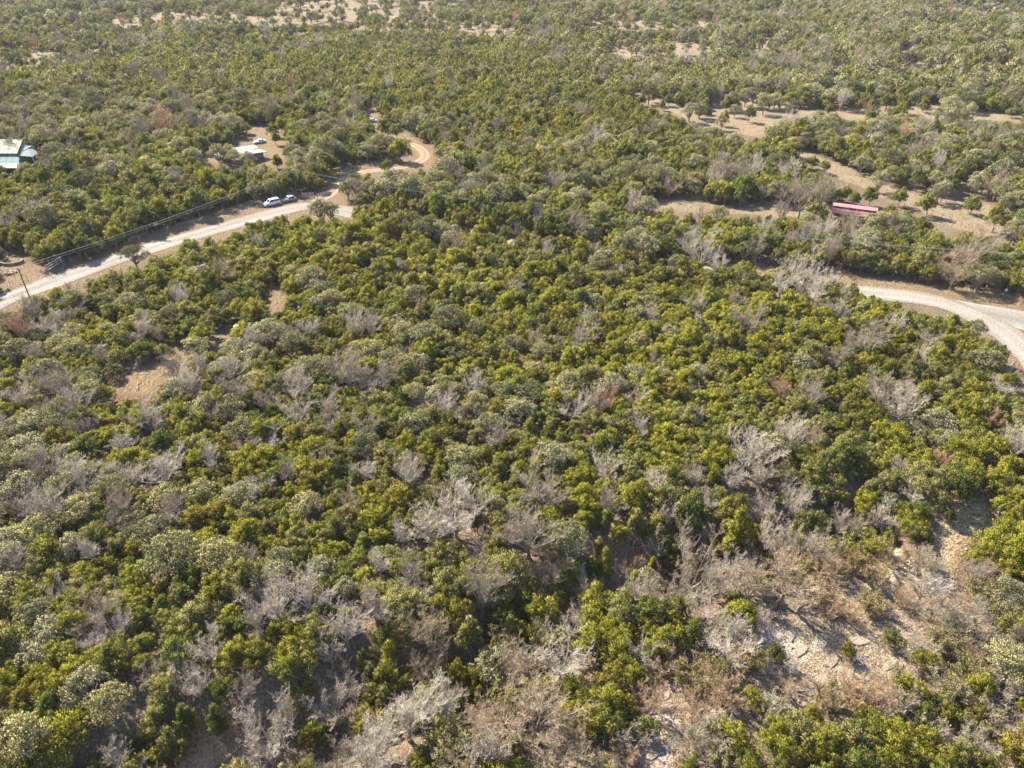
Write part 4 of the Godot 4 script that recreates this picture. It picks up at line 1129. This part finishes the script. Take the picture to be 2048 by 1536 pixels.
func big_house() -> void:
	var at := Vector3(-172, 0, -256)
	var t := thing("metal_roof_house", "house with cream metal roof above a green porch roof at the left edge", "house", at)
	var w := Geo.new()
	w.box(Vector3(-8, 2.0, -2.5), Vector3(22.4, 4.0, 9.5))
	obj("wall", w, M.green_wall, t)
	# main roof: the near slope from ridge to clerestory eave, and the far slope behind it
	var r1 := Vector3(-20, 6.0, -7.8)
	var r2 := Vector3(0.4, 6.0, -7.8)
	var e2 := Vector3(3.8, 4.1, 3.1)
	var e1 := Vector3(-20, 4.1, 3.1)
	var g := Geo.new()
	slab_roof(g, r1, r2, e2, e1)
	var roof := obj("roof", g, M.cream_metal, t)
	seams(t, r1, r2, e2, e1, 14, M.cream_metal, roof)
	var bk := Geo.new()
	slab_roof(bk, Vector3(-20, 6.0, -7.9), Vector3(0.4, 6.0, -7.9), Vector3(1.0, 4.4, -12.5), Vector3(-20, 4.4, -12.5))
	obj("roof", bk, M.cream_metal, t)
	# clerestory wall with a row of small windows
	var cw := Geo.new()
	cw.box(Vector3(-8.2, 3.7, 2.75), Vector3(23.6, 0.95, 0.2))
	obj("clerestory_wall", cw, M.green_wall, t)
	for k in 10:
		var x := 1.9 - 1.05 * k - (0.45 if k % 2 else 0.0)
		var fr := Geo.new()
		fr.box(Vector3(x, 3.7, 2.86), Vector3(0.72, 0.66, 0.06))
		var win := obj("window", fr, M.white_trim, t)
		var pn := Geo.new()
		pn.box(Vector3(x, 3.7, 2.9), Vector3(0.58, 0.52, 0.04))
		obj("pane", pn, M.glass, win)
	# porch roof: green upper sheet, white lower sheet
	var p1 := Vector3(-20, 3.2, 2.9)
	var p2 := Vector3(4.2, 3.2, 2.9)
	var q2 := Vector3(7.4, 2.65, 9.4)
	var q1 := Vector3(-20, 2.65, 9.4)
	var pg := Geo.new()
	slab_roof(pg, p1, p2, q2, q1)
	var porch := obj("porch_roof", pg, M.green_metal, t)
	seams(t, p1, p2, q2, q1, 12, M.green_metal, porch)
	var lg := Geo.new()
	slab_roof(lg, Vector3(-20, 2.58, 9.45), Vector3(7.45, 2.58, 9.45), Vector3(9.2, 2.15, 13.0), Vector3(-20, 2.15, 13.0))
	var awn := obj("awning_roof", lg, M.white_metal, t)
	seams(t, Vector3(-20, 2.58, 9.45), Vector3(7.45, 2.58, 9.45), Vector3(9.2, 2.15, 13.0), Vector3(-20, 2.15, 13.0), 12, M.white_metal, awn)
	for k in 6:
		var pp := Geo.new()
		pp.box(Vector3(8.6 - 4.4 * k, 1.05, 12.7), Vector3(0.16, 2.2, 0.16))
		obj("porch_post", pp, M.white_trim, t)
	# end wall under the flared roof edge, and the pale side canopy
	var ew := Geo.new()
	var foot := [Vector3(0.5, 0, -7.6), Vector3(4.0, 0, 3.0), Vector3(7.0, 0, 8.2)]
	var head := [Vector3(0.5, 5.85, -7.6), Vector3(4.0, 3.95, 3.0), Vector3(7.0, 2.6, 8.2)]
	for k in 2: ew.quad(foot[k], foot[k + 1], head[k + 1], head[k], Vector3(1, 0.1, -0.3))
	obj("end_wall", ew, M.green_wall, t)
	var cn := Geo.new()
	slab_roof(cn, Vector3(0.9, 4.9, -6.6), Vector3(5.4, 2.2, -5.6), Vector3(6.6, 2.1, -0.2), Vector3(4.1, 3.3, 3.0))
	obj("side_canopy", cn, M.pale_green, t)
	for q in [Vector3(5.3, 1.1, -5.5), Vector3(6.4, 1.05, -0.3)]:
		var pp := Geo.new()
		pp.box(q, Vector3(0.14, 2.2, 0.14))
		obj("canopy_post", pp, M.white_trim, t)

func white_house() -> void:
	var t := thing("white_roof_house", "small house with a bright white gabled metal roof half behind an oak", "house", Vector3(-94.6, 0, -260), 0.0)
	t.rotation.y = deg_to_rad(-36.0)
	t.scale = Vector3(1.12, 1.0, 1.4)
	var w := Geo.new()
	w.box(Vector3(0, 1.15, 0), Vector3(9.4, 2.3, 7.4))
	obj("wall", w, M.siding, t)
	for s in [-1.0, 1.0]:
		var g := Geo.new()
		var a := Vector3(-5.4, 2.95, 0)
		var b := Vector3(5.4, 2.95, 0)
		var c := Vector3(5.4, 2.3, s * 4.9)
		var d := Vector3(-5.4, 2.3, s * 4.9)
		slab_roof(g, a + Vector3(0, 0, s * 0.01), b + Vector3(0, 0, s * 0.01), c, d)
		var r := obj("roof", g, M.white_metal, t)
		seams(t, a, b, c, d, 10, M.white_metal, r)
		var gb := Geo.new()
		gb.prism(PackedVector2Array([Vector2(-3.68, 2.31), Vector2(3.68, 2.31), Vector2(0, 2.86)]), 0.12, Transform3D(Basis(Vector3.UP, PI / 2), Vector3(s * 4.63, 0, 0)))
		obj("gable", gb, M.siding, t)
	for s in [-1.0, 1.0]:    # cross gable on the near side
		var g := Geo.new()
		slab_roof(g, Vector3(-2.0, 3.15, -5.3), Vector3(-2.0, 3.15, 0.0), Vector3(-2.0 + s * 2.2, 2.72, -1.4), Vector3(-2.0 + s * 2.2, 2.5, -5.3))
		obj("roof", g, M.white_metal, t)
	for x in [-3.0, 0.0, 3.0]:
		for s in [-1.0, 1.0]:
			var g := Geo.new()
			g.box(Vector3(x, 1.35, s * 3.72), Vector3(1.0, 1.1, 0.08))
			var win := obj("window", g, M.white_trim, t)
			var p := Geo.new()
			p.box(Vector3(x, 1.35, s * 3.76), Vector3(0.82, 0.92, 0.05))
			obj("pane", p, M.glass, win)
	var dg := Geo.new()
	dg.box(Vector3(4.74, 1.05, 0.8), Vector3(0.08, 2.1, 0.95))
	obj("door", dg, M.white_trim, t)

func red_shed() -> void:
	var a := Vector2(92.3, -204.9)
	var b := Vector2(102.4, -200.6)
	var mid := (a + b) * 0.5
	var t := thing("red_shed", "long low red metal shed with pink-faded roof and front awning among bushes", "shed", Vector3(mid.x, 0, mid.y))
	t.rotation.y = -atan2(b.y - a.y, b.x - a.x)
	var L := a.distance_to(b) + 0.6
	var w := Geo.new()
	w.box(Vector3(0, 1.4, -0.7), Vector3(L, 2.8, 2.2))
	obj("wall", w, M.maroon, t)
	var n := 22
	for k in n:
		var rg := Geo.new()
		rg.box(Vector3(-L / 2 + L * (k + 0.5) / n, 2.56, 0.42), Vector3(0.1, 0.5, 0.05))
		obj("wall_rib", rg, M.maroon, t)
	var g := Geo.new()
	slab_roof(g, Vector3(-L / 2 - 0.15, 3.0, -2.0), Vector3(L / 2 + 0.15, 3.0, -2.0), Vector3(L / 2 + 0.15, 2.82, 0.5), Vector3(-L / 2 - 0.15, 2.82, 0.5), 0.1)
	var r := obj("roof", g, M.pink_metal, t)
	seams(t, Vector3(-L / 2 - 0.15, 3.0, -2.0), Vector3(L / 2 + 0.15, 3.0, -2.0), Vector3(L / 2 + 0.15, 2.82, 0.5), Vector3(-L / 2 - 0.15, 2.82, 0.5), 16, M.pink_metal, r)
	var f := Geo.new()
	slab_roof(f, Vector3(-L / 2, 2.3, 0.44), Vector3(L / 2, 2.3, 0.44), Vector3(L / 2, 1.75, 3.3), Vector3(-L / 2, 1.75, 3.3), 0.08)
	var aw := obj("awning_roof", f, M.salmon_metal, t)
	seams(t, Vector3(-L / 2, 2.3, 0.44), Vector3(L / 2, 2.3, 0.44), Vector3(L / 2, 1.75, 3.3), Vector3(-L / 2, 1.75, 3.3), 16, M.salmon_metal, aw)
	for k in 5:
		var pg := Geo.new()
		pg.box(Vector3(-L / 2 + 0.2 + (L - 0.4) * k / 4.0, 0.86, 3.1), Vector3(0.12, 1.74, 0.12))
		obj("awning_post", pg, M.maroon, t)
	for x in [-L / 2 + 0.55, -1.6, 2.3]:
		var v := Geo.new()
		v.box(Vector3(x, 2.58, 0.45), Vector3(0.5, 0.34, 0.08))
		obj("vent", v, M.pink_metal, t)

func built_things() -> void:
	M.glass = paint(0.02, 0.024, 0.028, 0.12)
	M.rubber = paint(0.02, 0.02, 0.02, 0.9)
	M.steel = paint(0.45, 0.45, 0.46, 0.4, 0.6)
	M.lens = paint(0.7, 0.7, 0.68, 0.2)
	M.taillight = paint(0.3, 0.02, 0.02, 0.3)
	M.black = paint(0.015, 0.015, 0.015, 0.6)
	M.bumper = paint(0.32, 0.32, 0.33, 0.5)
	M.white_paint = paint(0.5, 0.51, 0.53, 0.3); M.white_paint.clearcoat_enabled = true
	M.silver_paint = paint(0.2, 0.2, 0.215, 0.35, 0.2); M.silver_paint.clearcoat_enabled = true
	M.cream_paint = paint(0.5, 0.49, 0.46, 0.4)
	M.pole = paint(0.07, 0.055, 0.045, 0.9)
	M.porcelain = paint(0.55, 0.55, 0.56, 0.3)
	M.cable = paint(0.25, 0.25, 0.255, 0.5)
	M.pipe = paint(0.16, 0.14, 0.12, 0.7)
	M.white_pipe = paint(0.5, 0.48, 0.44, 0.5)
	M.cream_metal = paint(0.15, 0.145, 0.11, 0.8); M.green_metal = paint(0.05, 0.10, 0.088, 0.85); M.white_metal = paint(0.24, 0.24, 0.24, 0.55)
	M.green_wall = paint(0.12, 0.18, 0.16, 0.7); M.pale_green = paint(0.17, 0.21, 0.19, 0.6); M.white_trim = paint(0.55, 0.54, 0.5, 0.7)
	M.siding = paint(0.16, 0.14, 0.12, 0.8)
	M.maroon = paint(0.2, 0.025, 0.05, 0.6); M.pink_metal = paint(0.23, 0.125, 0.12, 0.55); M.salmon_metal = paint(0.19, 0.085, 0.078, 0.55)
	M.tub = paint(0.6, 0.6, 0.58, 0.4)
	big_house()
	white_house()
	red_shed()
	var road_turn := atan2(2.62, 3.16)   # nose down the road, to the near left
	car("white full-size SUV parked nose-left on the gravel road verge", "suv", Vector3(-71.5, 0.04, -213.2), road_turn, M.white_paint, 4.9, 1.95, 1.12, 1.92, [-1.25, -0.45, 2.25, 2.5, 1])
	car("silver hatchback with a dark window line parked behind the white SUV", "hatchback", Vector3(-67.2, 0.04, -216.7), road_turn - 0.05, M.silver_paint, 4.3, 1.82, 0.95, 1.55, [-0.95, -0.2, 1.4, 1.95])
	car("white sedan parked on bare dirt beyond the white-roofed house", "sedan", Vector3(-94.7, 0.02, -281.6), 0.62, M.white_paint, 4.6, 1.85, 0.92, 1.46, [-0.9, -0.15, 1.1, 1.75])
	car("cream pickup beside the bend of the dirt drive, left one of two old vehicles", "pickup", Vector3(-61.2, 0.02, -316.4), 0.3, M.cream_paint, 4.9, 1.9, 1.0, 1.75, [-1.1, -0.5, 0.35, 0.6], 0.12)
	car("white sedan close behind the cream pickup at the dirt drive", "sedan", Vector3(-57.9, 0.02, -313.6), 0.1, M.white_paint, 4.4, 1.8, 0.9, 1.42, [-0.9, -0.15, 1.1, 1.7])
	var tr := thing("white_trailer", "flat white trailer at the far end of the dirt drive", "trailer", Vector3(-59.0, 0, -340.8), 0.1)
	var tg := Geo.new()
	tg.box(Vector3(0, 0.75, 0), Vector3(5.2, 0.25, 2.1), 0.0, Color.WHITE, 0.03)
	obj("deck", tg, M.white_metal, tr)
	var tn := Geo.new()
	tn.tube(Vector3(-2.6, 0.7, 0), Vector3(-3.9, 0.55, 0), 0.07, 0.06, 6, Color.WHITE, true)
	obj("drawbar", tn, M.pipe, tr)
	for s in [-1.0, 1.0]:
		var wg := Geo.new()
		wg.tube(Vector3(0.4, 0.36, s * 1.0), Vector3(0.4, 0.36, s * 1.22), 0.36, 0.36, 12, Color.WHITE, true)
		obj("wheel", wg, M.rubber, tr)
		var sd := Geo.new()
		sd.box(Vector3(0, 1.02, s * 1.02), Vector3(5.2, 0.28, 0.06))
		obj("side_board", sd, M.white_metal, tr)
	# poles and wires
	var arm := deg_to_rad(-28.0)
	pole("power_pole", "dark wooden power pole with white insulators at the left roadside", Vector3(-106.8, 0, -147.4), 9.2, true, arm)
	pole("power_pole", "slim dark power pole between the silver hatchback and the entrance gate", Vector3(-65.3, 0, -219.5), 8.6, true, 0.2, 0.12)
	pole("power_pole", "dark power pole by the small white sign at the right road junction", Vector3(115.0, 0, -154.0), 9.6, true, deg_to_rad(70), 0.17)
	pole("power_pole", "thin grey service pole standing in the woods between the two houses", Vector3(-115.8, 0, -249.8), 6.2, true, 0.0, 0.1)
	var tops := [Vector3(-160, 9.0, -141), Vector3(-106.8, 9.1, -147.4), Vector3(-65.3, 8.5, -219.5), Vector3(115.0, 9.4, -154.0)]
	for k in 3:
		var off := Vector3(0.75 * (k - 1), 0.0 if k != 1 else 0.25, 0.35 * (k - 1))
		var which: String = ["upper", "middle", "lower"][k]
		wire("%s wire running off the frame from the left roadside pole" % which, tops[0] + off, tops[1] + off, 0.6)
		wire("%s wire above the left stretch of gravel road" % which, tops[1] + off, tops[2] + off, 1.0)
		wire("%s wire crossing the treetops from the entrance gate to the right junction" % which, tops[2] + off, tops[3] + off, 3.2)
	wire("thin service wire from the gate pole to the grey pole in the woods", Vector3(-65.3, 7.9, -219.5), Vector3(-115.8, 6.1, -249.8), 1.0, 0.018)
	wire("thin service wire from the grey pole to the cream-roofed house", Vector3(-115.8, 6.1, -249.8), Vector3(-167.0, 4.2, -256.0), 1.0, 0.018)
	# gates and fences
	gate("tall white-railed ranch gate beside the left roadside pole", Vector3(-111.5, 0, -163.3), Vector3(-110.6, 0, -168.4), 2.7, 1.55, 3)
	gate("white-railed entrance gate right of the silver hatchback", Vector3(-63.6, 0, -218.8), Vector3(-60.2, 0, -219.3), 1.75, 0.55, 3)
	gate("open pipe gate swung along the dirt drive entrance", Vector3(-59.4, 0, -219.5), Vector3(-56.6, 0, -222.4), 1.3, 0.3, 4)
	fence("wire fence on dark posts along the left gravel road", [Vector2(-134, -141), Vector2(-118, -156), Vector2(-111.8, -162.6)], 4.0, 2.2, 6)
	fence("wire fence at the tree edge between ranch gate and parked SUV", [Vector2(-110.3, -169), Vector2(-96, -187), Vector2(-84, -201), Vector2(-73, -215.5), Vector2(-64, -219.6)], 4.0, 2.2, 6)
	fence("wire fence on thin posts along the edge of the brown field", [Vector2(113.5, -213), Vector2(119.3, -207.5), Vector2(123.8, -199.8), Vector2(131, -191)], 2.9, 1.5, 4)
	# roadside sign
	var sg := thing("road_sign", "small white sign on a thin post at the road junction", "sign", Vector3(112.3, 0, -152.4), deg_to_rad(-30))
	var pg := Geo.new()
	pg.tube(Vector3(0, -0.3, 0), Vector3(0.12, 1.6, 0), 0.035, 0.035, 8, Color.WHITE, true)
	obj("post", pg, M.steel, sg)
	var bg := Geo.new()
	bg.box(Vector3(0.14, 1.6, 0.05), Vector3(0.5, 0.62, 0.03), 0.0, Color.WHITE, 0.01)
	obj("sign_board", bg, M.white_trim, sg)
	# small things
	var tub := thing("plastic_tub", "round white tub lying in the narrow grass gap in the woods", "tub", Vector3(-58.2, 0, -137.2))
	var ug := Geo.new()
	ug.tube(Vector3(0, 0, 0), Vector3(0, 0.55, 0), 0.5, 0.6, 18, Color.WHITE, true)
	obj("tub_body", ug, M.tub, tub)
	var ul := Geo.new()
	ul.tube(Vector3(0, 0.55, 0), Vector3(0, 0.62, 0), 0.66, 0.62, 18, Color.WHITE, true)
	obj("lid", ul, M.tub, tub)
	var sw := thing("stone_wall", "low curved pale stone wall beside the left ranch gate clearing", "wall", Vector3(-124.8, 0, -171.0))
	rng.seed = 31
	for k in 15:
		var a := lerpf(-0.5, 3.5, k / 14.0)
		for y in 2:
			var g := Geo.new()
			g.box(Vector3(cos(a + y * 0.13) * 2.5, 0.2 + y * 0.38, sin(a + y * 0.13) * 1.8), Vector3(rng.randf_range(0.5, 0.75), 0.38, rng.randf_range(0.35, 0.5)), -a + rng.randf_range(-0.2, 0.2) + PI / 2, Color.WHITE, 0.05)
			obj("stone", g, M.rock, sw)
	var sp := thing("stone_pile", "heap of grey stone blocks on dry grass left of the roadside pole", "stones", Vector3(-121.6, 0, -164.6))
	for k in 12:
		var g := Geo.new()
		g.box(Vector3(rng.randf_range(-1.3, 1.3), rng.randf_range(0.12, 0.5), rng.randf_range(-0.8, 0.8)), Vector3(rng.randf_range(0.4, 0.9), rng.randf_range(0.25, 0.5), rng.randf_range(0.4, 0.7)), rng.randf() * 3.0, Color.WHITE, 0.06)
		obj("stone", g, M.rock, sp)
	var wp := thing("white_post", "short white post among the trees right of the cream-roofed house", "post", Vector3(-144.2, 0, -261))
	var wg2 := Geo.new()
	wg2.tube(Vector3.ZERO, Vector3(0, 4.6, 0), 0.14, 0.14, 10, Color.WHITE, true)
	obj("shaft", wg2, M.white_trim, wp)
	var wc := Geo.new()
	wc.box(Vector3(0, 4.7, 0), Vector3(0.4, 0.3, 0.4), 0.0, Color.WHITE, 0.03)
	obj("cap", wc, M.white_trim, wp)
	var yd := Geo.new()
	yd.box(Vector3(-164.0, 0.06, -257.5), Vector3(3.6, 0.16, 5.6), 0.3, Color.WHITE, 0.03)
	kind(obj("concrete_slab", yd, M.white_trim), "structure")

func rock_shape(seed_: int, s: Vector3, facets: int) -> Geo:
	rng.seed = seed_
	var g := Geo.new()
	var rings := []
	var n := facets
	var ph := rng.randf() * TAU
	var w := []
	for k in n: w.append(rng.randf_range(0.6, 1.25))
	for l in [[0.0, 1.02], [0.55, 1.04], [0.88, 1.0], [1.0, 0.9]]:
		var row := []
		for k in n:
			var a := ph + TAU * k / n
			row.append(Vector3(cos(a) * s.x * w[k] * l[1], (l[0] - 0.35) * s.y + rng.randf_range(-0.06, 0.06) * s.y, sin(a) * s.z * w[k] * l[1]))
		rings.append(row)
	loft(g, rings, Vector3.UP, Color(1, 1, 1) * rng.randf_range(0.8, 1.1))
	return g

const LEDGES := """-31.6 -44.9 1.8 0.90;-33.1 -43.8 1.4 0.80;-30.0 -44.1 1.1 0.90;-34.2 -43.3 1.3 0.70;-31.5 -46.0 1.0 0.70;-3.5 -65.3 1.4 1.00;-5.4 -64.0 1.0 0.80;-1.6 -66.1 1.1 0.80;-9.5 -52.8 1.0 0.80;-11.3 -53.4 0.8 0.60
12.8 -72.3 1.4 0.90;14.6 -73.2 1.0 0.80;28.8 -57.6 1.6 0.50;29.8 -54.8 1.3 0.50;31.3 -54.1 1.4 0.45;34.6 -56.9 1.2 0.50;37.5 -58.3 1.4 0.50;42.3 -58.3 1.4 0.50;45.4 -59.8 1.3 0.45;38.7 -53.4 1.5 0.50
41.1 -53.8 1.3 0.50;36.1 -52.8 1.2 0.40;47.1 -67.0 1.2 0.45;49.8 -68.7 1.0 0.40;52.6 -70.5 1.1 0.40;54.5 -73.2 1.0 0.40;45.1 -65.3 1.0 0.50;34.1 -59.0 1.0 0.50;15.0 -46.6 1.0 0.50;16.4 -49.0 1.0 0.50
15.1 -44.4 1.0 0.40;17.3 -50.8 0.8 0.40;27.8 -56.2 0.9 0.50;33.6 -52.1 1.1 0.40;32.6 -56.2 0.8 0.35;44.5 -54.8 1.0 0.40;46.6 -56.9 0.9 0.40;38.0 -55.5 1.0 0.35;40.3 -56.2 0.8 0.35;40.0 -63.6 1.0 0.50
37.7 -62.5 0.8 0.40"""

func rocks_and_grass() -> void:
	var words := ["broad pale limestone ledge", "cracked limestone slab", "small limestone boulder", "weathered grey limestone ledge"]
	var i := 0
	var taken := {}
	for row in LEDGES.replace("\n", ";").split(";", false):
		var a := row.split_floats(" ", false)
		var g := rock_shape(900 + i, Vector3(a[2] * 1.3, a[3] * 0.55, a[2] * 0.6), 7)
		var o := obj("limestone_ledge", g, M.rock)
		o.position = Vector3(a[0], land(a[0], a[1]), a[1])
		o.rotation = Vector3(0.05 * sin(i), 0.5 + 0.5 * sin(i * 1.7), 0.06 * cos(i * 2.0))
		var best := 1e9
		var at := []
		for f in FINDS:
			var d := Vector2(a[0] - f[0], a[1] - f[1]).length()
			if d < best: best = d; at = f
		var side: String = "left of" if absf(a[0] - at[0]) > absf(a[1] - at[1]) and a[0] < at[0] else "right of" if absf(a[0] - at[0]) > absf(a[1] - at[1]) else "behind" if a[1] < at[1] else "in front of"
		var key: String = words[i % 4] + side + str(at[2])
		taken[key] = taken.get(key, 0) + 1
		tag(o, "%s%s %s %s" % [ORDER[taken[key] - 1], words[i % 4], side, at[2]], "rock", "limestone ledges")
		i += 1
	# loose stones, dry grass and fallen sticks: nobody could count them
	rng.seed = 55
	var stone := mesh_of([rock_shape(990, Vector3(0.2, 0.16, 0.16), 6)], [M.rock])
	var tuftg := Geo.new()
	for k in 22:
		var o := sphere_dir(0.25)
		spray(tuftg, Vector3(o.x, 0, o.z) * 0.12, Vector3(o.x * 0.7, 0.9, o.z * 0.7).normalized(), rng.randf_range(0.25, 0.5), 0.035, (o + Vector3.UP).normalized(), Color(1, 1, 1) * rng.randf_range(0.75, 1.2))
	var grass := mesh_of([tuftg], [M.straw])
	var stick := Geo.new()
	for k in 7:
		var p := Vector3(rng.randf_range(-0.7, 0.7), rng.randf_range(0.02, 0.15), rng.randf_range(-0.7, 0.7))
		var d := Vector3(rng.randf_range(-1, 1), rng.randf_range(-0.05, 0.25), rng.randf_range(-1, 1)) * 0.7
		stick.tube(p, p + d, 0.022, 0.01, 3); stick.tube(p + d * 0.5, p + d * 0.7 + Vector3(d.z, 0.1, -d.x) * 0.5, 0.014, 0.007, 3)
	var sticks := mesh_of([stick], [M.twigs])
	var put := {"loose_stones": [[], [], stone], "dry_grass": [[], [], grass], "fallen_sticks": [[], [], sticks]}
	for n in 90000:
		var depth := 22.0 + 290.0 * pow(rng.randf(), 1.6)
		var x := rng.randf_range(-1, 1) * (0.6 * depth + 30.0)
		var z := -depth
		var f := zone_at(Vector2(x, z))
		var what := ""
		var roll := rng.randf()
		if f[0] == "" or f[1] < -0.3:
			if depth < 130.0 and roll < 0.5: what = "fallen_sticks" if roll < 0.22 else "dry_grass" if roll < 0.4 else "loose_stones"
		elif f[0] == "rock": what = "loose_stones" if roll < 0.45 else "dry_grass" if roll < 0.62 else "fallen_sticks" if roll < 0.68 else ""
		elif f[0] == "straw": what = "dry_grass" if roll < 0.8 else "loose_stones"
		elif f[0] == "rust": what = "fallen_sticks" if roll < 0.4 else "dry_grass" if roll < 0.8 else "loose_stones"
		else: what = "dry_grass" if roll < 0.75 else ""
		if what == "" or z < -90.0 and on_road(x, z, 0.2): continue
		var s := rng.randf_range(0.5, 1.1)
		if what == "loose_stones": s *= rng.randf_range(0.4, 1.3)
		put[what][0].append(Transform3D(Basis(Vector3.UP, rng.randf() * TAU).scaled(Vector3(s, s, s)), Vector3(x, land(x, z), z)))
		var v := rng.randf_range(0.75, 1.2)
		put[what][1].append({"loose_stones": Color(v, v, v), "dry_grass": Color(0.25 * v, 0.185 * v, 0.112 * v), "fallen_sticks": Color(0.27 * v, 0.235 * v, 0.21 * v)}[what])
	for what in put:
		var mm := MultiMesh.new()
		mm.transform_format = MultiMesh.TRANSFORM_3D
		mm.use_colors = true
		mm.mesh = put[what][2]
		mm.instance_count = put[what][0].size()
		for k in mm.instance_count:
			mm.set_instance_transform(k, put[what][0][k])
			mm.set_instance_color(k, put[what][1][k])
		var o := MultiMeshInstance3D.new()
		o.multimesh = mm; o.name = what
		add_child(o)
		kind(o, "stuff")

func _ready() -> void:
	# camera, sky, sun, exposure
	var cam := Camera3D.new()
	cam.name = "camera"
	add_child(cam)
	cam.position = Vector3(0, EYE, 0)
	cam.rotation_degrees = Vector3(-PITCH, 0, 0)
	cam.fov = 55.0; cam.near = 0.5; cam.far = 6000.0
	cam.current = true
	var sky := ProceduralSkyMaterial.new()
	sky.sky_top_color = Color(0.46, 0.55, 0.70); sky.sky_horizon_color = Color(0.82, 0.82, 0.81); sky.sky_curve = 0.12
	sky.ground_bottom_color = Color(0.35, 0.32, 0.26); sky.ground_horizon_color = Color(0.6, 0.6, 0.56)
	var env := Environment.new()
	env.background_mode = Environment.BG_SKY
	env.sky = Sky.new(); env.sky.sky_material = sky
	env.background_energy_multiplier = 0.8
	env.tonemap_mode = Environment.TONE_MAPPER_LINEAR
	env.tonemap_exposure = 4.1
	env.sdfgi_enabled = true; env.ssao_enabled = true; env.ssil_enabled = true
	env.fog_enabled = true; env.fog_density = 0.00006; env.fog_light_color = Color(0.9, 0.92, 0.95)
	var we := WorldEnvironment.new()
	we.name = "world"; we.environment = env
	add_child(we)
	var sun := DirectionalLight3D.new()
	sun.name = "sun"
	add_child(sun)
	var travel := Vector3(0.70, -0.90, 0.62)   # from the far left, about 43 degrees up
	sun.basis = Basis.looking_at(travel, Vector3.UP)
	sun.light_energy = 1.6; sun.light_color = Color(1.0, 0.955, 0.88); sun.light_angular_distance = 0.5; sun.shadow_enabled = true
	# the land
	noise.seed = 11; noise.frequency = 0.012; noise.fractal_octaves = 4
	materials()
	M.juniper_wood = M.greybark; M.oak_wood = M.greybark
	M.sparse_leaf = leaf_material(Color(0.27, 0.225, 0.175), 0.5)
	lay_out()
	ground()
	var caliche := func(t: float, i: int) -> Color:
		var track := exp(-pow((absf(t + 0.05) - 0.42) * 7.0, 2.0))
		var edge := smoothstep(0.75, 1.0, absf(t))
		var v := 0.95 + noise.get_noise_2d(i * 9.0, t * 60.0) * 0.35
		return Color(0.27, 0.243, 0.205).lerp(Color(0.22, 0.2, 0.172), 1.0 - track).lerp(Color(0.2, 0.145, 0.09), edge * 0.7) * v
	var grey := func(t: float, i: int) -> Color:
		var v := 0.97 + noise.get_noise_2d(i * 9.0, t * 60.0) * 0.3
		return Color(0.195, 0.182, 0.16).lerp(Color(0.26, 0.235, 0.2), smoothstep(0.7, 0.95, absf(t))) * v
	var drive := func(t: float, i: int) -> Color:
		var track := exp(-pow((absf(t) - 0.5) * 5.0, 2.0))
		return Color(0.21, 0.15, 0.092).lerp(Color(0.3, 0.23, 0.155), track)
	road("gravel_road", roads[0][0], roads[0][1], 0.06, caliche)
	road("side_road", roads[1][0], roads[1][1], 0.025, grey)
	road("dirt_path", roads[2][0], roads[2][1], 0.02, drive)
	# woods, then buildings and the rest
	grow_stock()
	sow()
	plant_all()
	built_things()
	rocks_and_grass()
